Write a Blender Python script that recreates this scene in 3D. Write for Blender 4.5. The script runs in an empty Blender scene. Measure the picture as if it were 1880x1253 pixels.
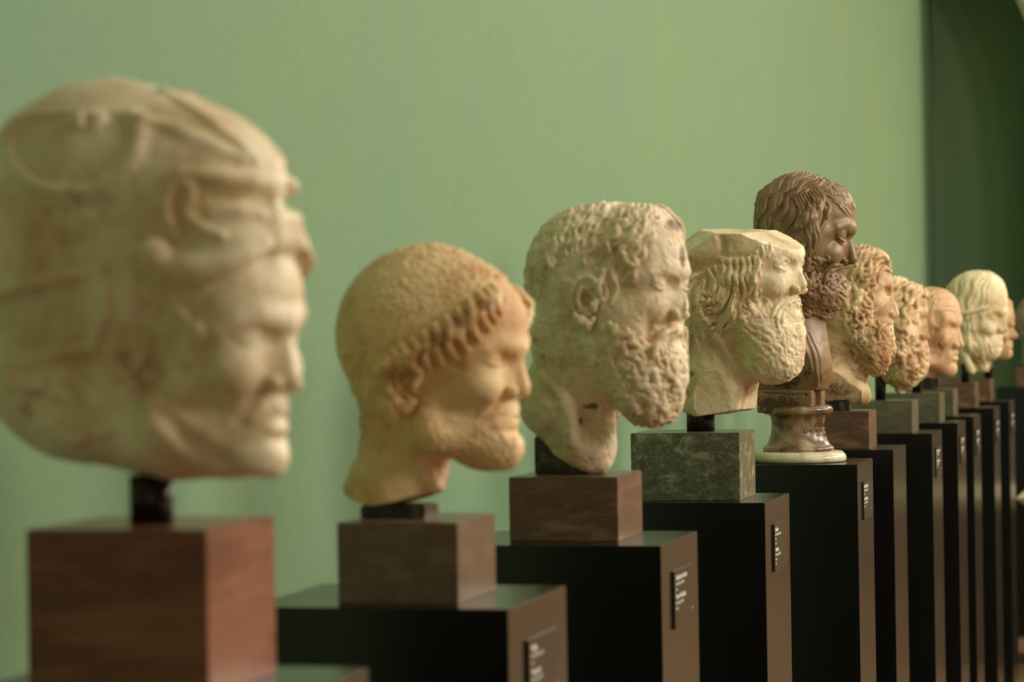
import bpy, math, random, time
import numpy as np
from mathutils import Vector, Matrix
import openvdb

T0 = time.time()
scene = bpy.context.scene

# ------------------------------------------------------------------ camera
D = 0.28                       # plinth depth in metres
PT = 1.15                      # plinth top height
CAM_F = 5000.0                 # focal length in pixels of the 1880 px wide frame
YAW, PITCH, ROLL = 0.2528, -0.0047, -0.0171
CX, CY = 940.0, 626.5
X0, HD, PW = -2.7283 * D, 1.1133 * D, 1.1036 * D
CAMZ = PT + HD
_cy, _sy = math.cos(YAW), math.sin(YAW)
_cp, _sp = math.cos(PITCH), math.sin(PITCH)
FW = np.array([-_sy * _cp, _cy * _cp, _sp])
_rr = np.array([_cy, _sy, 0.0])
_uu = np.cross(_rr, FW)
_cr, _sr = math.cos(ROLL), math.sin(ROLL)
R2 = _cr * _rr + _sr * _uu
U2 = -_sr * _rr + _cr * _uu
CAMP = np.array([0.0, 0.0, CAMZ])

cam_data = bpy.data.cameras.new('camera')
cam = bpy.data.objects.new('camera', cam_data)
scene.collection.objects.link(cam)
cam.matrix_world = Matrix(((R2[0], U2[0], -FW[0], 0), (R2[1], U2[1], -FW[1], 0),
                           (R2[2], U2[2], -FW[2], CAMZ), (0, 0, 0, 1)))
cam_data.sensor_width = 36.0
cam_data.sensor_fit = 'HORIZONTAL'
cam_data.lens = CAM_F / 1880.0 * 36.0
cam_data.clip_start = 0.05
cam_data.clip_end = 100
cam_data.dof.use_dof = True
cam_data.dof.focus_distance = 5.45
cam_data.dof.aperture_fstop = cam_data.lens / 1000 / 0.0165
scene.camera = cam

# ------------------------------------------------------------------ light and exposure
vs = scene.view_settings
vs.view_transform = 'Standard'
vs.look = 'None'
vs.exposure = -0.12
vs.gamma = 1.0
vs.use_curve_mapping = False
world = bpy.data.worlds.new('world')
scene.world = world
world.use_nodes = True
world.node_tree.nodes['Background'].inputs[0].default_value = (0.9, 0.95, 1.0, 1)
world.node_tree.nodes['Background'].inputs[1].default_value = 0.05

ROOM_X0, ROOM_X1, ROOM_Y0, ROOM_Y1, ROOM_H = -5.4 * D, 4.6, -3.2, 15.4, 4.6


def area_light(name, loc, rot, sx, sy, power, col):
    l = bpy.data.lights.new(name, 'AREA')
    l.shape = 'RECTANGLE'
    l.size, l.size_y = sx, sy
    l.energy = power
    l.color = col
    o = bpy.data.objects.new(name, l)
    scene.collection.objects.link(o)
    o.location = loc
    o.rotation_euler = rot
    return o


WARM = (1.0, 0.93, 0.80)
# daylight through the high windows of the aisle wall (facing -X, tipped down)
for _y, _p in ((2.2, 180), (6.0, 290), (9.2, 255), (12.3, 40)):
    area_light('window_light', (ROOM_X1 - 0.06, _y, 3.3), (0, math.radians(68), 0), 1.3, 1.5, _p, WARM)
# glazed ceiling panel above the aisle
area_light('ceiling_light', (1.3, 6.5, ROOM_H - 0.06), (0, 0, 0), 2.0, 9.0, 130, (1.0, 0.95, 0.86))
area_light('ceiling_light', (3.0, 14.0, ROOM_H - 0.06), (0, 0, 0), 2.4, 1.8, 420, WARM)  # extra lamp, added to brighten the end wall mirrored in the plinth sides
# warm fill lamp added behind the camera to lift the near sides
area_light('rear_fill_light', (1.2, ROOM_Y0 + 0.06, 2.0), (math.radians(90), 0, 0), 1.8, 2.2, 20, (1.0, 0.88, 0.7))

# ------------------------------------------------------------------ materials
def new_mat(name):
    m = bpy.data.materials.new(name)
    m.use_nodes = True
    nt = m.node_tree
    return m, nt, nt.nodes, nt.links, nt.nodes['Principled BSDF']


def noise_node(nt, coord, scale, detail=5, rough=0.6, dist=0.0):
    n = nt.nodes.new('ShaderNodeTexNoise')
    n.inputs['Scale'].default_value = scale
    n.inputs['Detail'].default_value = detail
    n.inputs['Roughness'].default_value = rough
    n.inputs['Distortion'].default_value = dist
    nt.links.new(coord, n.inputs['Vector'])
    return n.outputs['Fac']


def ramp(nt, fac, stops):
    r = nt.nodes.new('ShaderNodeValToRGB')
    el = r.color_ramp.elements
    while len(el) > 1:
        el.remove(el[0])
    el[0].position = stops[0][0]
    el[0].color = (*stops[0][1], 1)
    for p, c in stops[1:]:
        e = el.new(p)
        e.color = (*c, 1)
    nt.links.new(fac, r.inputs['Fac'])
    return r.outputs['Color']


def mixc(nt, fac, a, b, mode='MIX'):
    m = nt.nodes.new('ShaderNodeMix')
    m.data_type = 'RGBA'
    m.blend_type = mode
    for s, v in ((0, fac), (6, a), (7, b)):
        if isinstance(v, (int, float)):
            m.inputs[s].default_value = v
        elif isinstance(v, tuple):
            m.inputs[s].default_value = (*v, 1)
        else:
            nt.links.new(v, m.inputs[s])
    return m.outputs[2]


def bump(nt, h, strength, dist, bs):
    b = nt.nodes.new('ShaderNodeBump')
    b.inputs['Strength'].default_value = strength
    b.inputs['Distance'].default_value = dist
    nt.links.new(h, b.inputs['Height'])
    nt.links.new(b.outputs['Normal'], bs.inputs['Normal'])
    return b


def g3(c):
    return tuple(((x / 255 + 0.055) / 1.055) ** 2.4 if x / 255 > 0.04045 else x / 255 / 12.92 for x in c)


def marble(name, base, ochre, stain, rough=0.55, amount=0.5, seed=0.0, spec=0.35, bstr=0.35, sc=1.0):
    """weathered stone: base colour, large ochre patina patches, fine grey-brown speckle, explicit stains from the
    vertex attribute 'stain' (shape of its own)"""
    m, nt, N, L, bs = new_mat(name)
    tc = N.new('ShaderNodeTexCoord')
    mp = N.new('ShaderNodeMapping')
    mp.inputs['Location'].default_value = (seed, seed * 1.7, seed * 0.3)
    L.new(tc.outputs['Object'], mp.inputs['Vector'])
    co = mp.outputs['Vector']
    f1 = noise_node(nt, co, 11 * sc, 6, 0.62, 0.6)
    m1 = ramp(nt, f1, [(0.52 - amount * 0.2, (0, 0, 0)), (0.85 - amount * 0.2, (1, 1, 1))])
    c = mixc(nt, m1, base, ochre)
    f2 = noise_node(nt, co, 45 * sc, 6, 0.7, 0.3)
    m2 = ramp(nt, f2, [(0.52, (0, 0, 0)), (0.78, (0.38, 0.38, 0.38))])
    c = mixc(nt, m2, c, tuple(0.8 * x for x in ochre))
    f3 = noise_node(nt, co, 190 * sc, 4, 0.7, 0.0)
    m3 = ramp(nt, f3, [(0.62, (0, 0, 0)), (0.76, (0.35, 0.35, 0.35))])
    c = mixc(nt, m3, c, stain)
    at = N.new('ShaderNodeAttribute')
    at.attribute_name = 'stain'
    f4 = noise_node(nt, co, 60 * sc, 6, 0.75, 0.5)
    mm = N.new('ShaderNodeMath')
    mm.operation = 'MULTIPLY_ADD'
    L.new(f4, mm.inputs[0])
    mm.inputs[1].default_value = 1.6
    mm.inputs[2].default_value = -0.8
    ad = N.new('ShaderNodeMath')
    ad.operation = 'ADD'
    L.new(at.outputs['Fac'], ad.inputs[0])
    L.new(mm.outputs[0], ad.inputs[1])
    m4 = ramp(nt, ad.outputs[0], [(0.42, (0, 0, 0)), (0.62, (0.85, 0.85, 0.85))])
    c = mixc(nt, m4, c, stain)
    L.new(c, bs.inputs['Base Color'])
    bs.inputs['Roughness'].default_value = rough
    bs.inputs['Specular IOR Level'].default_value = spec
    ba = N.new('ShaderNodeMath')
    ba.operation = 'MULTIPLY_ADD'
    L.new(f3, ba.inputs[0])
    ba.inputs[1].default_value = 0.5
    L.new(f2, ba.inputs[2])
    bump(nt, ba.outputs[0], bstr, 0.002, bs)
    return m


def stone_block(name, c1, c2, c3, scale=30, stretch=(1, 1, 3), rough=0.3, seed=0.0):
    m, nt, N, L, bs = new_mat(name)
    tc = N.new('ShaderNodeTexCoord')
    mp = N.new('ShaderNodeMapping')
    mp.inputs['Scale'].default_value = stretch
    mp.inputs['Location'].default_value = (seed, -seed, seed * .5)
    L.new(tc.outputs['Object'], mp.inputs['Vector'])
    co = mp.outputs['Vector']
    f1 = noise_node(nt, co, scale * 0.45, 5, 0.6, 0.8)
    c = ramp(nt, f1, [(0.3, c1), (0.52, c2), (0.7, c3)])
    f2 = noise_node(nt, co, scale * 2.2, 7, 0.7, 1.2)
    m2 = ramp(nt, f2, [(0.5, (0, 0, 0)), (0.7, (0.7, 0.7, 0.7))])
    c = mixc(nt, m2, c, c3)
    L.new(c, bs.inputs['Base Color'])
    bs.inputs['Roughness'].default_value = rough
    bs.inputs['Specular IOR Level'].default_value = 0.5
    bump(nt, f2, 0.06, 0.001, bs)
    return m


def plain(name, col, rough=0.5, metal=0.0, spec=0.5, nscale=0, namp=0.0):
    m, nt, N, L, bs = new_mat(name)
    bs.inputs['Roughness'].default_value = rough
    bs.inputs['Metallic'].default_value = metal
    bs.inputs['Specular IOR Level'].default_value = spec
    if nscale:
        tc = N.new('ShaderNodeTexCoord')
        f = noise_node(nt, tc.outputs['Object'], nscale, 5, 0.6, 0.3)
        c = ramp(nt, f, [(0.3, tuple(x * (1 - namp) for x in col)), (0.7, tuple(min(1, x * (1 + namp)) for x in col))])
        L.new(c, bs.inputs['Base Color'])
    else:
        bs.inputs['Base Color'].default_value = (*col, 1)
    return m


def wall_paint(name, col, col2):
    m, nt, N, L, bs = new_mat(name)
    tc = N.new('ShaderNodeTexCoord')
    f = noise_node(nt, tc.outputs['Object'], 1.1, 4, 0.55, 0.6)
    c = ramp(nt, f, [(0.35, col), (0.65, col2)])
    f2 = noise_node(nt, tc.outputs['Object'], 40, 6, 0.7)
    c2 = ramp(nt, f2, [(0.3, (0.93, 0.93, 0.93)), (0.7, (1, 1, 1))])
    c = mixc(nt, 1.0, c, c2, 'MULTIPLY')
    L.new(c, bs.inputs['Base Color'])
    bs.inputs['Roughness'].default_value = 0.75
    bs.inputs['Specular IOR Level'].default_value = 0.25
    bump(nt, f2, 0.25, 0.002, bs)
    return m


GREEN = wall_paint('green_plaster', g3((124, 151, 110)), g3((118, 149, 116)))
GREEN_DARK = wall_paint('green_plaster_recess', g3((84, 112, 76)), g3((76, 106, 78)))
FLOOR = plain('brown_stone_floor', g3((120, 92, 62)), 0.35, 0, 0.5, 2.0, 0.25)
AISLE = plain('dim_ochre_plaster', g3((134, 100, 64)), 0.8, 0, 0.3, 1.5, 0.08)
CREAM = plain('cream_plaster', g3((176, 152, 118)), 0.8, 0, 0.3, 1.5, 0.08)
CEIL = plain('ceiling_plaster', g3((170, 160, 138)), 0.85, 0, 0.3, 1.5, 0.05)
BLACK = plain('black_satin_lacquer', g3((10, 11, 8)), 0.24, 0, 0.7, 6.0, 0.2)
SOCKET = plain('dark_bronze_rod', g3((34, 20, 13)), 0.35, 0.3, 0.5, 30, 0.4)
PLATE = plain('black_label_plate', g3((40, 36, 28)), 0.3, 0, 0.5)
INK = plain('white_letter_ink', g3((225, 222, 210)), 0.6)
INK_DARK = plain('carved_dark_letters', g3((30, 22, 14)), 0.7)


# ------------------------------------------------------------------ object helpers
def link_mesh(name, me, mat, parent=None, smooth=False):
    o = bpy.data.objects.new(name, me)
    scene.collection.objects.link(o)
    if mat is not None:
        me.materials.append(mat)
    if parent is not None:
        o.parent = parent
    if smooth:
        me.polygons.foreach_set('use_smooth', [True] * len(me.polygons))
    return o


def pydata(name, v, f, mat, parent=None, smooth=False):
    me = bpy.data.meshes.new(name)
    me.from_pydata([tuple(map(float, p)) for p in v], [], f)
    me.update()
    return link_mesh(name, me, mat, parent, smooth)


def tag(o, label=None, cat=None, group=None, kind=None):
    if label:
        o['label'] = label
    if cat:
        o['category'] = cat
    if group:
        o['group'] = group
    if kind:
        o['kind'] = kind
    return o


def box_geo(x0, x1, y0, y1, z0, z1, b=0.0):
    """box with a real chamfer of width b"""
    import bmesh
    bm = bmesh.new()
    vs_ = [bm.verts.new((x, y, z)) for z in (z0, z1) for y in (y0, y1) for x in (x0, x1)]
    for f in ((0, 2, 3, 1), (4, 5, 7, 6), (0, 1, 5, 4), (2, 6, 7, 3), (0, 4, 6, 2), (1, 3, 7, 5)):
        bm.faces.new([vs_[i] for i in f])
    if b:
        bmesh.ops.bevel(bm, geom=bm.edges[:], offset=b, segments=2, affect='EDGES')
    return bm


def box(name, x0, x1, y0, y1, z0, z1, mat, parent=None, b=0.0):
    bm = box_geo(x0, x1, y0, y1, z0, z1, b)
    me = bpy.data.meshes.new(name)
    bm.to_mesh(me)
    bm.free()
    return link_mesh(name, me, mat, parent)


def lathe(name, prof, mat, parent=None, n=96):
    v, f = [], []
    for r, z in prof:
        for k in range(n):
            t = 2 * math.pi * k / n
            v.append((r * math.cos(t), r * math.sin(t), z))
    for i in range(len(prof) - 1):
        for k in range(n):
            k2 = (k + 1) % n
            f.append((i * n + k, i * n + k2, (i + 1) * n + k2, (i + 1) * n + k))
    f.append(tuple(range(n))[::-1])
    f.append(tuple((len(prof) - 1) * n + k for k in range(n)))
    return pydata(name, v, f, mat, parent, True)


# ------------------------------------------------------------------ the room
def struct(o):
    o['kind'] = 'structure'
    return o


struct(box('floor', ROOM_X0 - .2, ROOM_X1 + .2, ROOM_Y0 - .2, ROOM_Y1 + .2, -0.1, 0, FLOOR))
struct(box('ceiling', ROOM_X0 - .2, ROOM_X1 + .2, ROOM_Y0 - .2, ROOM_Y1 + .2, ROOM_H, ROOM_H + .1, CEIL))
struct(box('wall_left', ROOM_X0 - .2, ROOM_X0, ROOM_Y0 - .2, ROOM_Y1 + .2, 0, ROOM_H, GREEN))
struct(box('wall_right', ROOM_X1, ROOM_X1 + .2, ROOM_Y0 - .2, ROOM_Y1 + .2, 0, ROOM_H, AISLE))
struct(box('wall_back', ROOM_X0, ROOM_X1, ROOM_Y0 - .2, ROOM_Y0, 0, ROOM_H, AISLE))


# ------------------------------------------------------------------ implicit sculpting
def ray_px(u, v):
    return FW + (u - CX) / CAM_F * R2 - (v - CY) / CAM_F * U2


_LAT = np.random.RandomState(7).rand(32, 32, 32).astype(np.float32)


def vnoise(P, scale, seed=0.0):
    """smooth value noise, P (n,3), feature size = scale; returns -1..1"""
    q = P / scale + seed * 7.31 + 100.0
    i = np.floor(q).astype(np.int64)
    f = q - i
    f = f * f * (3 - 2 * f)
    out = 0
    for dx in (0, 1):
        wx = f[:, 0] if dx else 1 - f[:, 0]
        for dy in (0, 1):
            wy = f[:, 1] if dy else 1 - f[:, 1]
            for dz in (0, 1):
                wz = f[:, 2] if dz else 1 - f[:, 2]
                out = out + wx * wy * wz * _LAT[(i[:, 0] + dx) & 31, (i[:, 1] + dy) & 31, (i[:, 2] + dz) & 31]
    return out * 2 - 1


def in_poly(u, v, poly):
    inside = np.zeros(u.shape, bool)
    n = len(poly)
    for i in range(n):
        x1, y1 = poly[i]
        x2, y2 = poly[(i + 1) % n]
        if y1 == y2:
            continue
        c = ((y1 > v) != (y2 > v)) & (u < (x2 - x1) * (v - y1) / (y2 - y1) + x1)
        inside ^= c
    return inside


class Sculpt:
    """Stone carved as a distance field.  Axes: X = right, Y = away, Z = up in a frame turned with the head;
    lengths are taken from the photograph's measurements and scaled to metres when the mesh is made."""

    def __init__(s, u0, u1, v0, v1, w0, w1, vox, a=0.0, uc=None):
        s.o = np.array([u0, w0, -v1], np.float32)
        s.vox = float(vox)
        s.n = np.ceil(np.array([u1 - u0, w1 - w0, v1 - v0]) / vox).astype(int) + 1
        s.D = np.full(s.n, 60.0, np.float32)
        s.a = math.radians(a)
        s.ca, s.sa = math.cos(s.a), math.sin(s.a)
        s.uc = uc if uc is not None else (u0 + u1) / 2
        s.rs = np.random.RandomState(int(u0 + v0 * 3) % 9999)

    # frame points
    def P(s, u, v, y=0.0):
        x = (u - s.uc - y * s.sa) / s.ca
        return np.array([u, -x * s.sa + y * s.ca, -v], float)

    def pair(s, u, v, y):
        p = s.P(u, v, y)
        return [p, s.mir(p)]

    def mir(s, p):
        p = np.asarray(p, float)
        x = (p[..., 0] - s.uc) * s.ca - p[..., 1] * s.sa
        y = -((p[..., 0] - s.uc) * s.sa + p[..., 1] * s.ca)
        return np.stack([s.uc + x * s.ca + y * s.sa, -x * s.sa + y * s.ca, p[..., 2]], -1)

    def hv(s, x, y, z):
        """direction in the head's own frame (x forward, y left, z up) -> grid frame"""
        return np.array([x * s.ca + y * s.sa, -x * s.sa + y * s.ca, z])

    def _loc(s, lo, hi):
        i0 = np.maximum(np.floor((np.asarray(lo) - s.o) / s.vox).astype(int), 0)
        i1 = np.minimum(np.ceil((np.asarray(hi) - s.o) / s.vox).astype(int) + 1, s.n)
        if np.any(i1 <= i0):
            return None
        sl = tuple(slice(a, b) for a, b in zip(i0, i1))
        g = [(s.o[k] + s.vox * np.arange(i0[k], i1[k], dtype=np.float32)) for k in range(3)]
        return sl, g[0][:, None, None], g[1][None, :, None], g[2][None, None, :]

    def _apply(s, sl, d, k, op):
        a = s.D[sl]
        if op == 'add':
            if k > 0:
                h = np.maximum(k - np.abs(a - d), 0) / k
                s.D[sl] = np.minimum(a, d) - h * h * k * 0.25
            else:
                s.D[sl] = np.minimum(a, d)
        elif op == 'sub':
            d = -d
            if k > 0:
                h = np.maximum(k - np.abs(a - d), 0) / k
                s.D[sl] = np.maximum(a, d) + h * h * k * 0.25
            else:
                s.D[sl] = np.maximum(a, d)
        elif op == 'int':
            if k > 0:
                h = np.maximum(k - np.abs(a - d), 0) / k
                s.D[sl] = np.maximum(a, d) + h * h * k * 0.25
            else:
                s.D[sl] = np.maximum(a, d)

    def ell(s, c, r, k=4.0, op='add', pitch=0.0, yaw=None, roll=0.0, m=None):
        """ellipsoid, radii along head forward / left / up; pitch (deg) tips forward end up"""
        c = np.asarray(c, float)
        r = np.asarray(r, float)
        p = math.radians(pitch)
        fx, fz = s.hv(math.cos(p), 0, math.sin(p)), s.hv(-math.sin(p), 0, math.cos(p))
        fy = s.hv(0, 1, 0)
        if yaw:
            t = math.radians(yaw)
            fx, fy = math.cos(t) * fx + math.sin(t) * fy, -math.sin(t) * fx + math.cos(t) * fy
        if roll:
            t = math.radians(roll)
            fy, fz = math.cos(t) * fy + math.sin(t) * fz, -math.sin(t) * fy + math.cos(t) * fz
        mg = (m if m is not None else max(k, 14 * s.vox)) + r.max()
        L = s._loc(c - mg, c + mg)
        if L is None:
            return
        sl, X, Y, Z = L
        X, Y, Z = X - c[0], Y - c[1], Z - c[2]
        a = (X * fx[0] + Y * fx[1] + Z * fx[2])
        b = (X * fy[0] + Y * fy[1] + Z * fy[2])
        e = (X * fz[0] + Y * fz[1] + Z * fz[2])
        k0 = np.sqrt((a / r[0]) ** 2 + (b / r[1]) ** 2 + (e / r[2]) ** 2)
        k1 = np.sqrt((a / r[0] ** 2) ** 2 + (b / r[1] ** 2) ** 2 + (e / r[2] ** 2) ** 2) + 1e-9
        s._apply(sl, (k0 * (k0 - 1) / k1).astype(np.float32), k, op)

    def ell2(s, u, v, y, r, **kw):
        p = s.P(u, v, y)
        yaw = kw.pop('yaw', None)
        roll = kw.pop('roll', 0.0)
        s.ell(p, r, yaw=yaw, roll=roll, **kw)
        s.ell(s.mir(p), r, yaw=-yaw if yaw else None, roll=-roll, **kw)

    def cap(s, p, q, r1, r2=None, k=3.0, op='add', m=None):
        p = np.asarray(p, float)
        q = np.asarray(q, float)
        r2 = r1 if r2 is None else r2
        mg = max(r1, r2) + (m if m is not None else max(k, 5 * s.vox))
        L = s._loc(np.minimum(p, q) - mg, np.maximum(p, q) + mg)
        if L is None:
            return
        sl, X, Y, Z = L
        d = q - p
        l2 = float(d @ d) + 1e-9
        X, Y, Z = X - np.float32(p[0]), Y - np.float32(p[1]), Z - np.float32(p[2])
        t = np.clip((X * d[0] + Y * d[1] + Z * d[2]) / l2, 0, 1).astype(np.float32)
        dd = np.sqrt((X - t * d[0]) ** 2 + (Y - t * d[1]) ** 2 + (Z - t * d[2]) ** 2) - (r1 + (r2 - r1) * t)
        s._apply(sl, dd.astype(np.float32), k, op)

    def chain(s, pts, rad, k=3.0, op='add', both=False, m=None):
        """tapering tube through the points: hard inside the tube, blended once into the stone"""
        pts = np.asarray([np.asarray(p, float) for p in pts])
        if np.isscalar(rad):
            rad = [rad] * len(pts)
        rad = np.asarray(rad, float)
        mg = rad.max() + (m if m is not None else max(k, 4 * s.vox))
        L = s._loc(pts.min(0) - mg, pts.max(0) + mg)
        if L is not None:
            sl, X, Y, Z = L
            T = np.full((X.size, Y.size, Z.size), 50.0, np.float32)
            org = np.array([X.flat[0], Y.flat[0], Z.flat[0]])
            nn = np.array(T.shape)
            for i in range(len(pts) - 1):
                p, q, r1, r2 = pts[i], pts[i + 1], rad[i], rad[i + 1]
                g = max(r1, r2) + mg - rad.max()
                i0 = np.maximum(np.floor((np.minimum(p, q) - g - org) / s.vox).astype(int), 0)
                i1 = np.minimum(np.ceil((np.maximum(p, q) + g - org) / s.vox).astype(int) + 1, nn)
                if np.any(i1 <= i0):
                    continue
                x = X[i0[0]:i1[0]] - np.float32(p[0])
                y = Y[:, i0[1]:i1[1]] - np.float32(p[1])
                z = Z[:, :, i0[2]:i1[2]] - np.float32(p[2])
                d = (q - p).astype(np.float32)
                l2 = float(d @ d) + 1e-9
                t = np.clip((x * d[0] + y * d[1] + z * d[2]) * np.float32(1 / l2), 0, 1)
                dd = np.sqrt((x - t * d[0]) ** 2 + (y - t * d[1]) ** 2 + (z - t * d[2]) ** 2) - (np.float32(r1) + np.float32(r2 - r1) * t)
                w = T[i0[0]:i1[0], i0[1]:i1[1], i0[2]:i1[2]]
                np.minimum(w, dd, out=w)
            s._apply(sl, T, k, op)
        if both:
            s.chain([s.mir(p) for p in pts], rad, k, op, False, m)

    def curve(s, uvy, rad, k=3.0, op='add', both=True, n=6, m=None):
        """smooth curve through (u, v, y) points of the head"""
        P = np.array([s.P(*p) for p in uvy])
        P = smooth_curve(P, n)
        if not np.isscalar(rad):
            rad = np.interp(np.linspace(0, 1, len(P)), np.linspace(0, 1, len(rad)), rad)
        else:
            rad = [rad] * len(P)
        s.chain(P, rad, k, op, both, m)

    def facet(s, a, b, c, inward, win):
        """flat worked face through two surface points and a third sunk inward"""
        f1, f2, f3 = s.SP(*a), s.SP(*b), s.SP(*c) + s.hv(0, inward, 0)
        fn = np.cross(f2 - f1, f3 - f1)
        s.plane(f1, fn if fn[1] < 0 else -fn, k=1.0, win=win)

    def comb(s, roots, field, n, L, r, **kw):
        """parallel locks rooted along a line and waving together"""
        s.strands([(-1, -1), (0, -1), (0, 0)], field, n=n, L=L, r=r, roots=roots, **kw)

    def slab(s, u0, u1, v0, v1, hw, rr, k=2.0, op='add'):
        """block between two columns and two rows as seen, half thickness hw sideways"""
        a, b = s.P(u0, v0), s.P(u1, v1)
        c = (a + b) / 2
        c[2] = -(v0 + v1) / 2
        hx, hz = abs(u1 - u0) / 2 / s.ca, abs(v1 - v0) / 2
        mg = math.hypot(hx, hw) + 8 * s.vox
        L = s._loc(c - [mg, mg, hz + 8 * s.vox], c + [mg, mg, hz + 8 * s.vox])
        sl, X, Y, Z = L
        X, Y, Z = X - c[0], Y - c[1], Z - c[2]
        fx, fy = s.hv(1, 0, 0), s.hv(0, 1, 0)
        qx = np.abs(X * fx[0] + Y * fx[1]) - (hx - rr)
        qy = np.abs(X * fy[0] + Y * fy[1]) - (hw - rr)
        qz = np.abs(Z) - (hz - rr)
        d = np.sqrt(np.maximum(qx, 0) ** 2 + np.maximum(qy, 0) ** 2 + np.maximum(qz, 0) ** 2) + np.minimum(np.maximum(np.maximum(qx, qy), qz), 0) - rr
        s._apply(sl, d.astype(np.float32), k, op)

    def plane(s, p, nrm, k=0.0, win=None):
        """cut away everything on the side the normal points to; win = (u0, u1, v0, v1) keeps the cut inside a window"""
        lo, hi = s.o, s.o + s.n * s.vox
        if win:
            lo = np.array([win[0], lo[1], -win[3]])
            hi = np.array([win[1], hi[1], -win[2]])
        L = s._loc(lo, hi)
        sl, X, Y, Z = L
        nrm = np.asarray(nrm, float)
        nrm = nrm / np.linalg.norm(nrm)
        d = (X - p[0]) * nrm[0] + (Y - p[1]) * nrm[1] + (Z - p[2]) * nrm[2]
        s._apply(sl, np.broadcast_to(d, s.D[sl].shape).astype(np.float32), k, 'int')

    # sampling
    def samp(s, D, P):
        q = (P - s.o) / s.vox
        q = np.clip(q, 0, s.n - 1.001)
        i = q.astype(int)
        f = q - i
        out = 0
        for dx in (0, 1):
            wx = f[:, 0] if dx else 1 - f[:, 0]
            for dy in (0, 1):
                wy = f[:, 1] if dy else 1 - f[:, 1]
                for dz in (0, 1):
                    wz = f[:, 2] if dz else 1 - f[:, 2]
                    out = out + wx * wy * wz * D[i[:, 0] + dx, i[:, 1] + dy, i[:, 2] + dz]
        return out

    def grad(s, D, P, e=1.5):
        e = e * s.vox
        g = np.stack([s.samp(D, P + np.eye(3)[k] * e) - s.samp(D, P - np.eye(3)[k] * e) for k in range(3)], -1)
        return g / (np.linalg.norm(g, axis=1, keepdims=True) + 1e-9)

    def hmap(s, D, u, v):
        """first surface depth along the view axis"""
        ix = np.clip(((u - s.o[0]) / s.vox), 0, s.n[0] - 1).astype(int)
        iz = np.clip(((-v - s.o[2]) / s.vox), 0, s.n[2] - 1).astype(int)
        col = D[ix, :, iz] < 0
        hit = col.any(axis=1)
        j = col.argmax(axis=1)
        d1 = D[ix, j, iz]
        d0 = D[ix, np.maximum(j - 1, 0), iz]
        f = np.where(j > 0, d0 / np.maximum(d0 - d1, 1e-6), 1.0).clip(0, 1)
        return np.where(hit, s.o[1] + s.vox * (j - 1 + f), np.nan)

    def strands(s, poly, field, n=150, L=40, step=3.0, r=(4, 3.5, 1.2), wave=0.0, wl=30.0, curl=0.0, lift=0.1,
                spacing=6.0, jit=8.0, k=1.5, op='add', mirror=True, rvar=0.3, curlvar=0.5, alt=False, roots=None, slow=0.0):
        """locks of hair laid over the stone: field = [(u, v, angle)], angle in degrees, 0 = towards the face,
        90 = up, -90 = down, all seen from the side."""
        rs = s.rs
        B = s.D.copy()
        poly_a = np.array(poly, float)
        lo, hi = poly_a.min(0), poly_a.max(0)
        m = max(n * 30, 3000) if roots is None else 2
        u = rs.uniform(lo[0], hi[0], m)
        v = rs.uniform(lo[1], hi[1], m)
        ok = in_poly(u, v, poly)
        u, v = u[ok], v[ok]
        w = s.hmap(B, u, v)
        ok = ~np.isnan(w)
        u, v, w = u[ok], v[ok], w[ok]
        P = np.stack([u, w, -v], -1)
        keep = []
        for i in range(len(P)):                      # thin out by true 3-D distance
            if len(keep) >= n:
                break
            if not keep or np.min(np.sum((P[keep] - P[i]) ** 2, 1)) > spacing ** 2:
                keep.append(i)
        P = P[keep]
        if roots is not None:                        # combed: roots evenly spaced along a line
            R = smooth_curve(np.array(roots, float), 8)
            cl = np.concatenate([[0], np.cumsum(np.linalg.norm(np.diff(R, axis=0), axis=1))])
            tq = (np.arange(n) + 0.5) / n * cl[-1]
            u, v = np.interp(tq, cl, R[:, 0]), np.interp(tq, cl, R[:, 1])
            w = s.hmap(B, u, v)
            ok = ~np.isnan(w)
            P = np.stack([u[ok], w[ok], -v[ok]], -1)
        if len(P) == 0:
            return
        F = np.array(field, float)
        fa = np.radians(F[:, 2])
        N = len(P)
        steps = max(2, int(L / step))
        ja = np.radians(rs.normal(0, jit, N))
        cs = curl * (1 + curlvar * rs.uniform(-1, 1, N))
        if alt:
            cs = cs * np.where(rs.rand(N) > 0.5, 1, -1)
        ph0 = (P[:, 0] * 0.9 + P[:, 2] * 0.35) / wl
        path = [P.copy()]
        dist = np.zeros(N)
        off = lift * r[0]
        base = None
        for i in range(steps):
            d2 = (P[:, None, 0] - F[None, :, 0]) ** 2 + (-P[:, None, 2] - F[None, :, 1]) ** 2 + 25
            wgt = 1 / d2 ** 1.5
            cx = (wgt * np.cos(fa)).sum(1)
            cy = (wgt * np.sin(fa)).sum(1)
            ang = np.arctan2(cy, cx)
            if base is None and roots is not None:
                base = ang
                ph = slow * np.arange(N) + rs.normal(0, 0.12, N)
            if base is None:
                base = ang
                ph = (P[:, 0] * np.cos(ang) + P[:, 2] * np.sin(ang)) / wl * 2 * np.pi
            t = ang + ja + math.radians(wave) * np.sin(ph + dist / wl * 2 * np.pi) + np.radians(cs) * dist
            g = s.grad(B, P)
            d = np.stack([np.cos(t), np.zeros(N), np.sin(t)], -1)
            gy = np.where(np.abs(g[:, 1]) < 0.25, np.where(g[:, 1] < 0, -0.25, 0.25), g[:, 1])
            d[:, 1] = -(g[:, 0] * d[:, 0] + g[:, 2] * d[:, 2]) / gy
            d -= (d * g).sum(1, keepdims=True) * g
            d /= np.linalg.norm(d, axis=1, keepdims=True) + 1e-9
            P = P + d * step
            for _ in range(2):
                P = P - s.grad(B, P) * (s.samp(B, P) - off)[:, None].clip(-4 * s.vox, 4 * s.vox)
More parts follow.
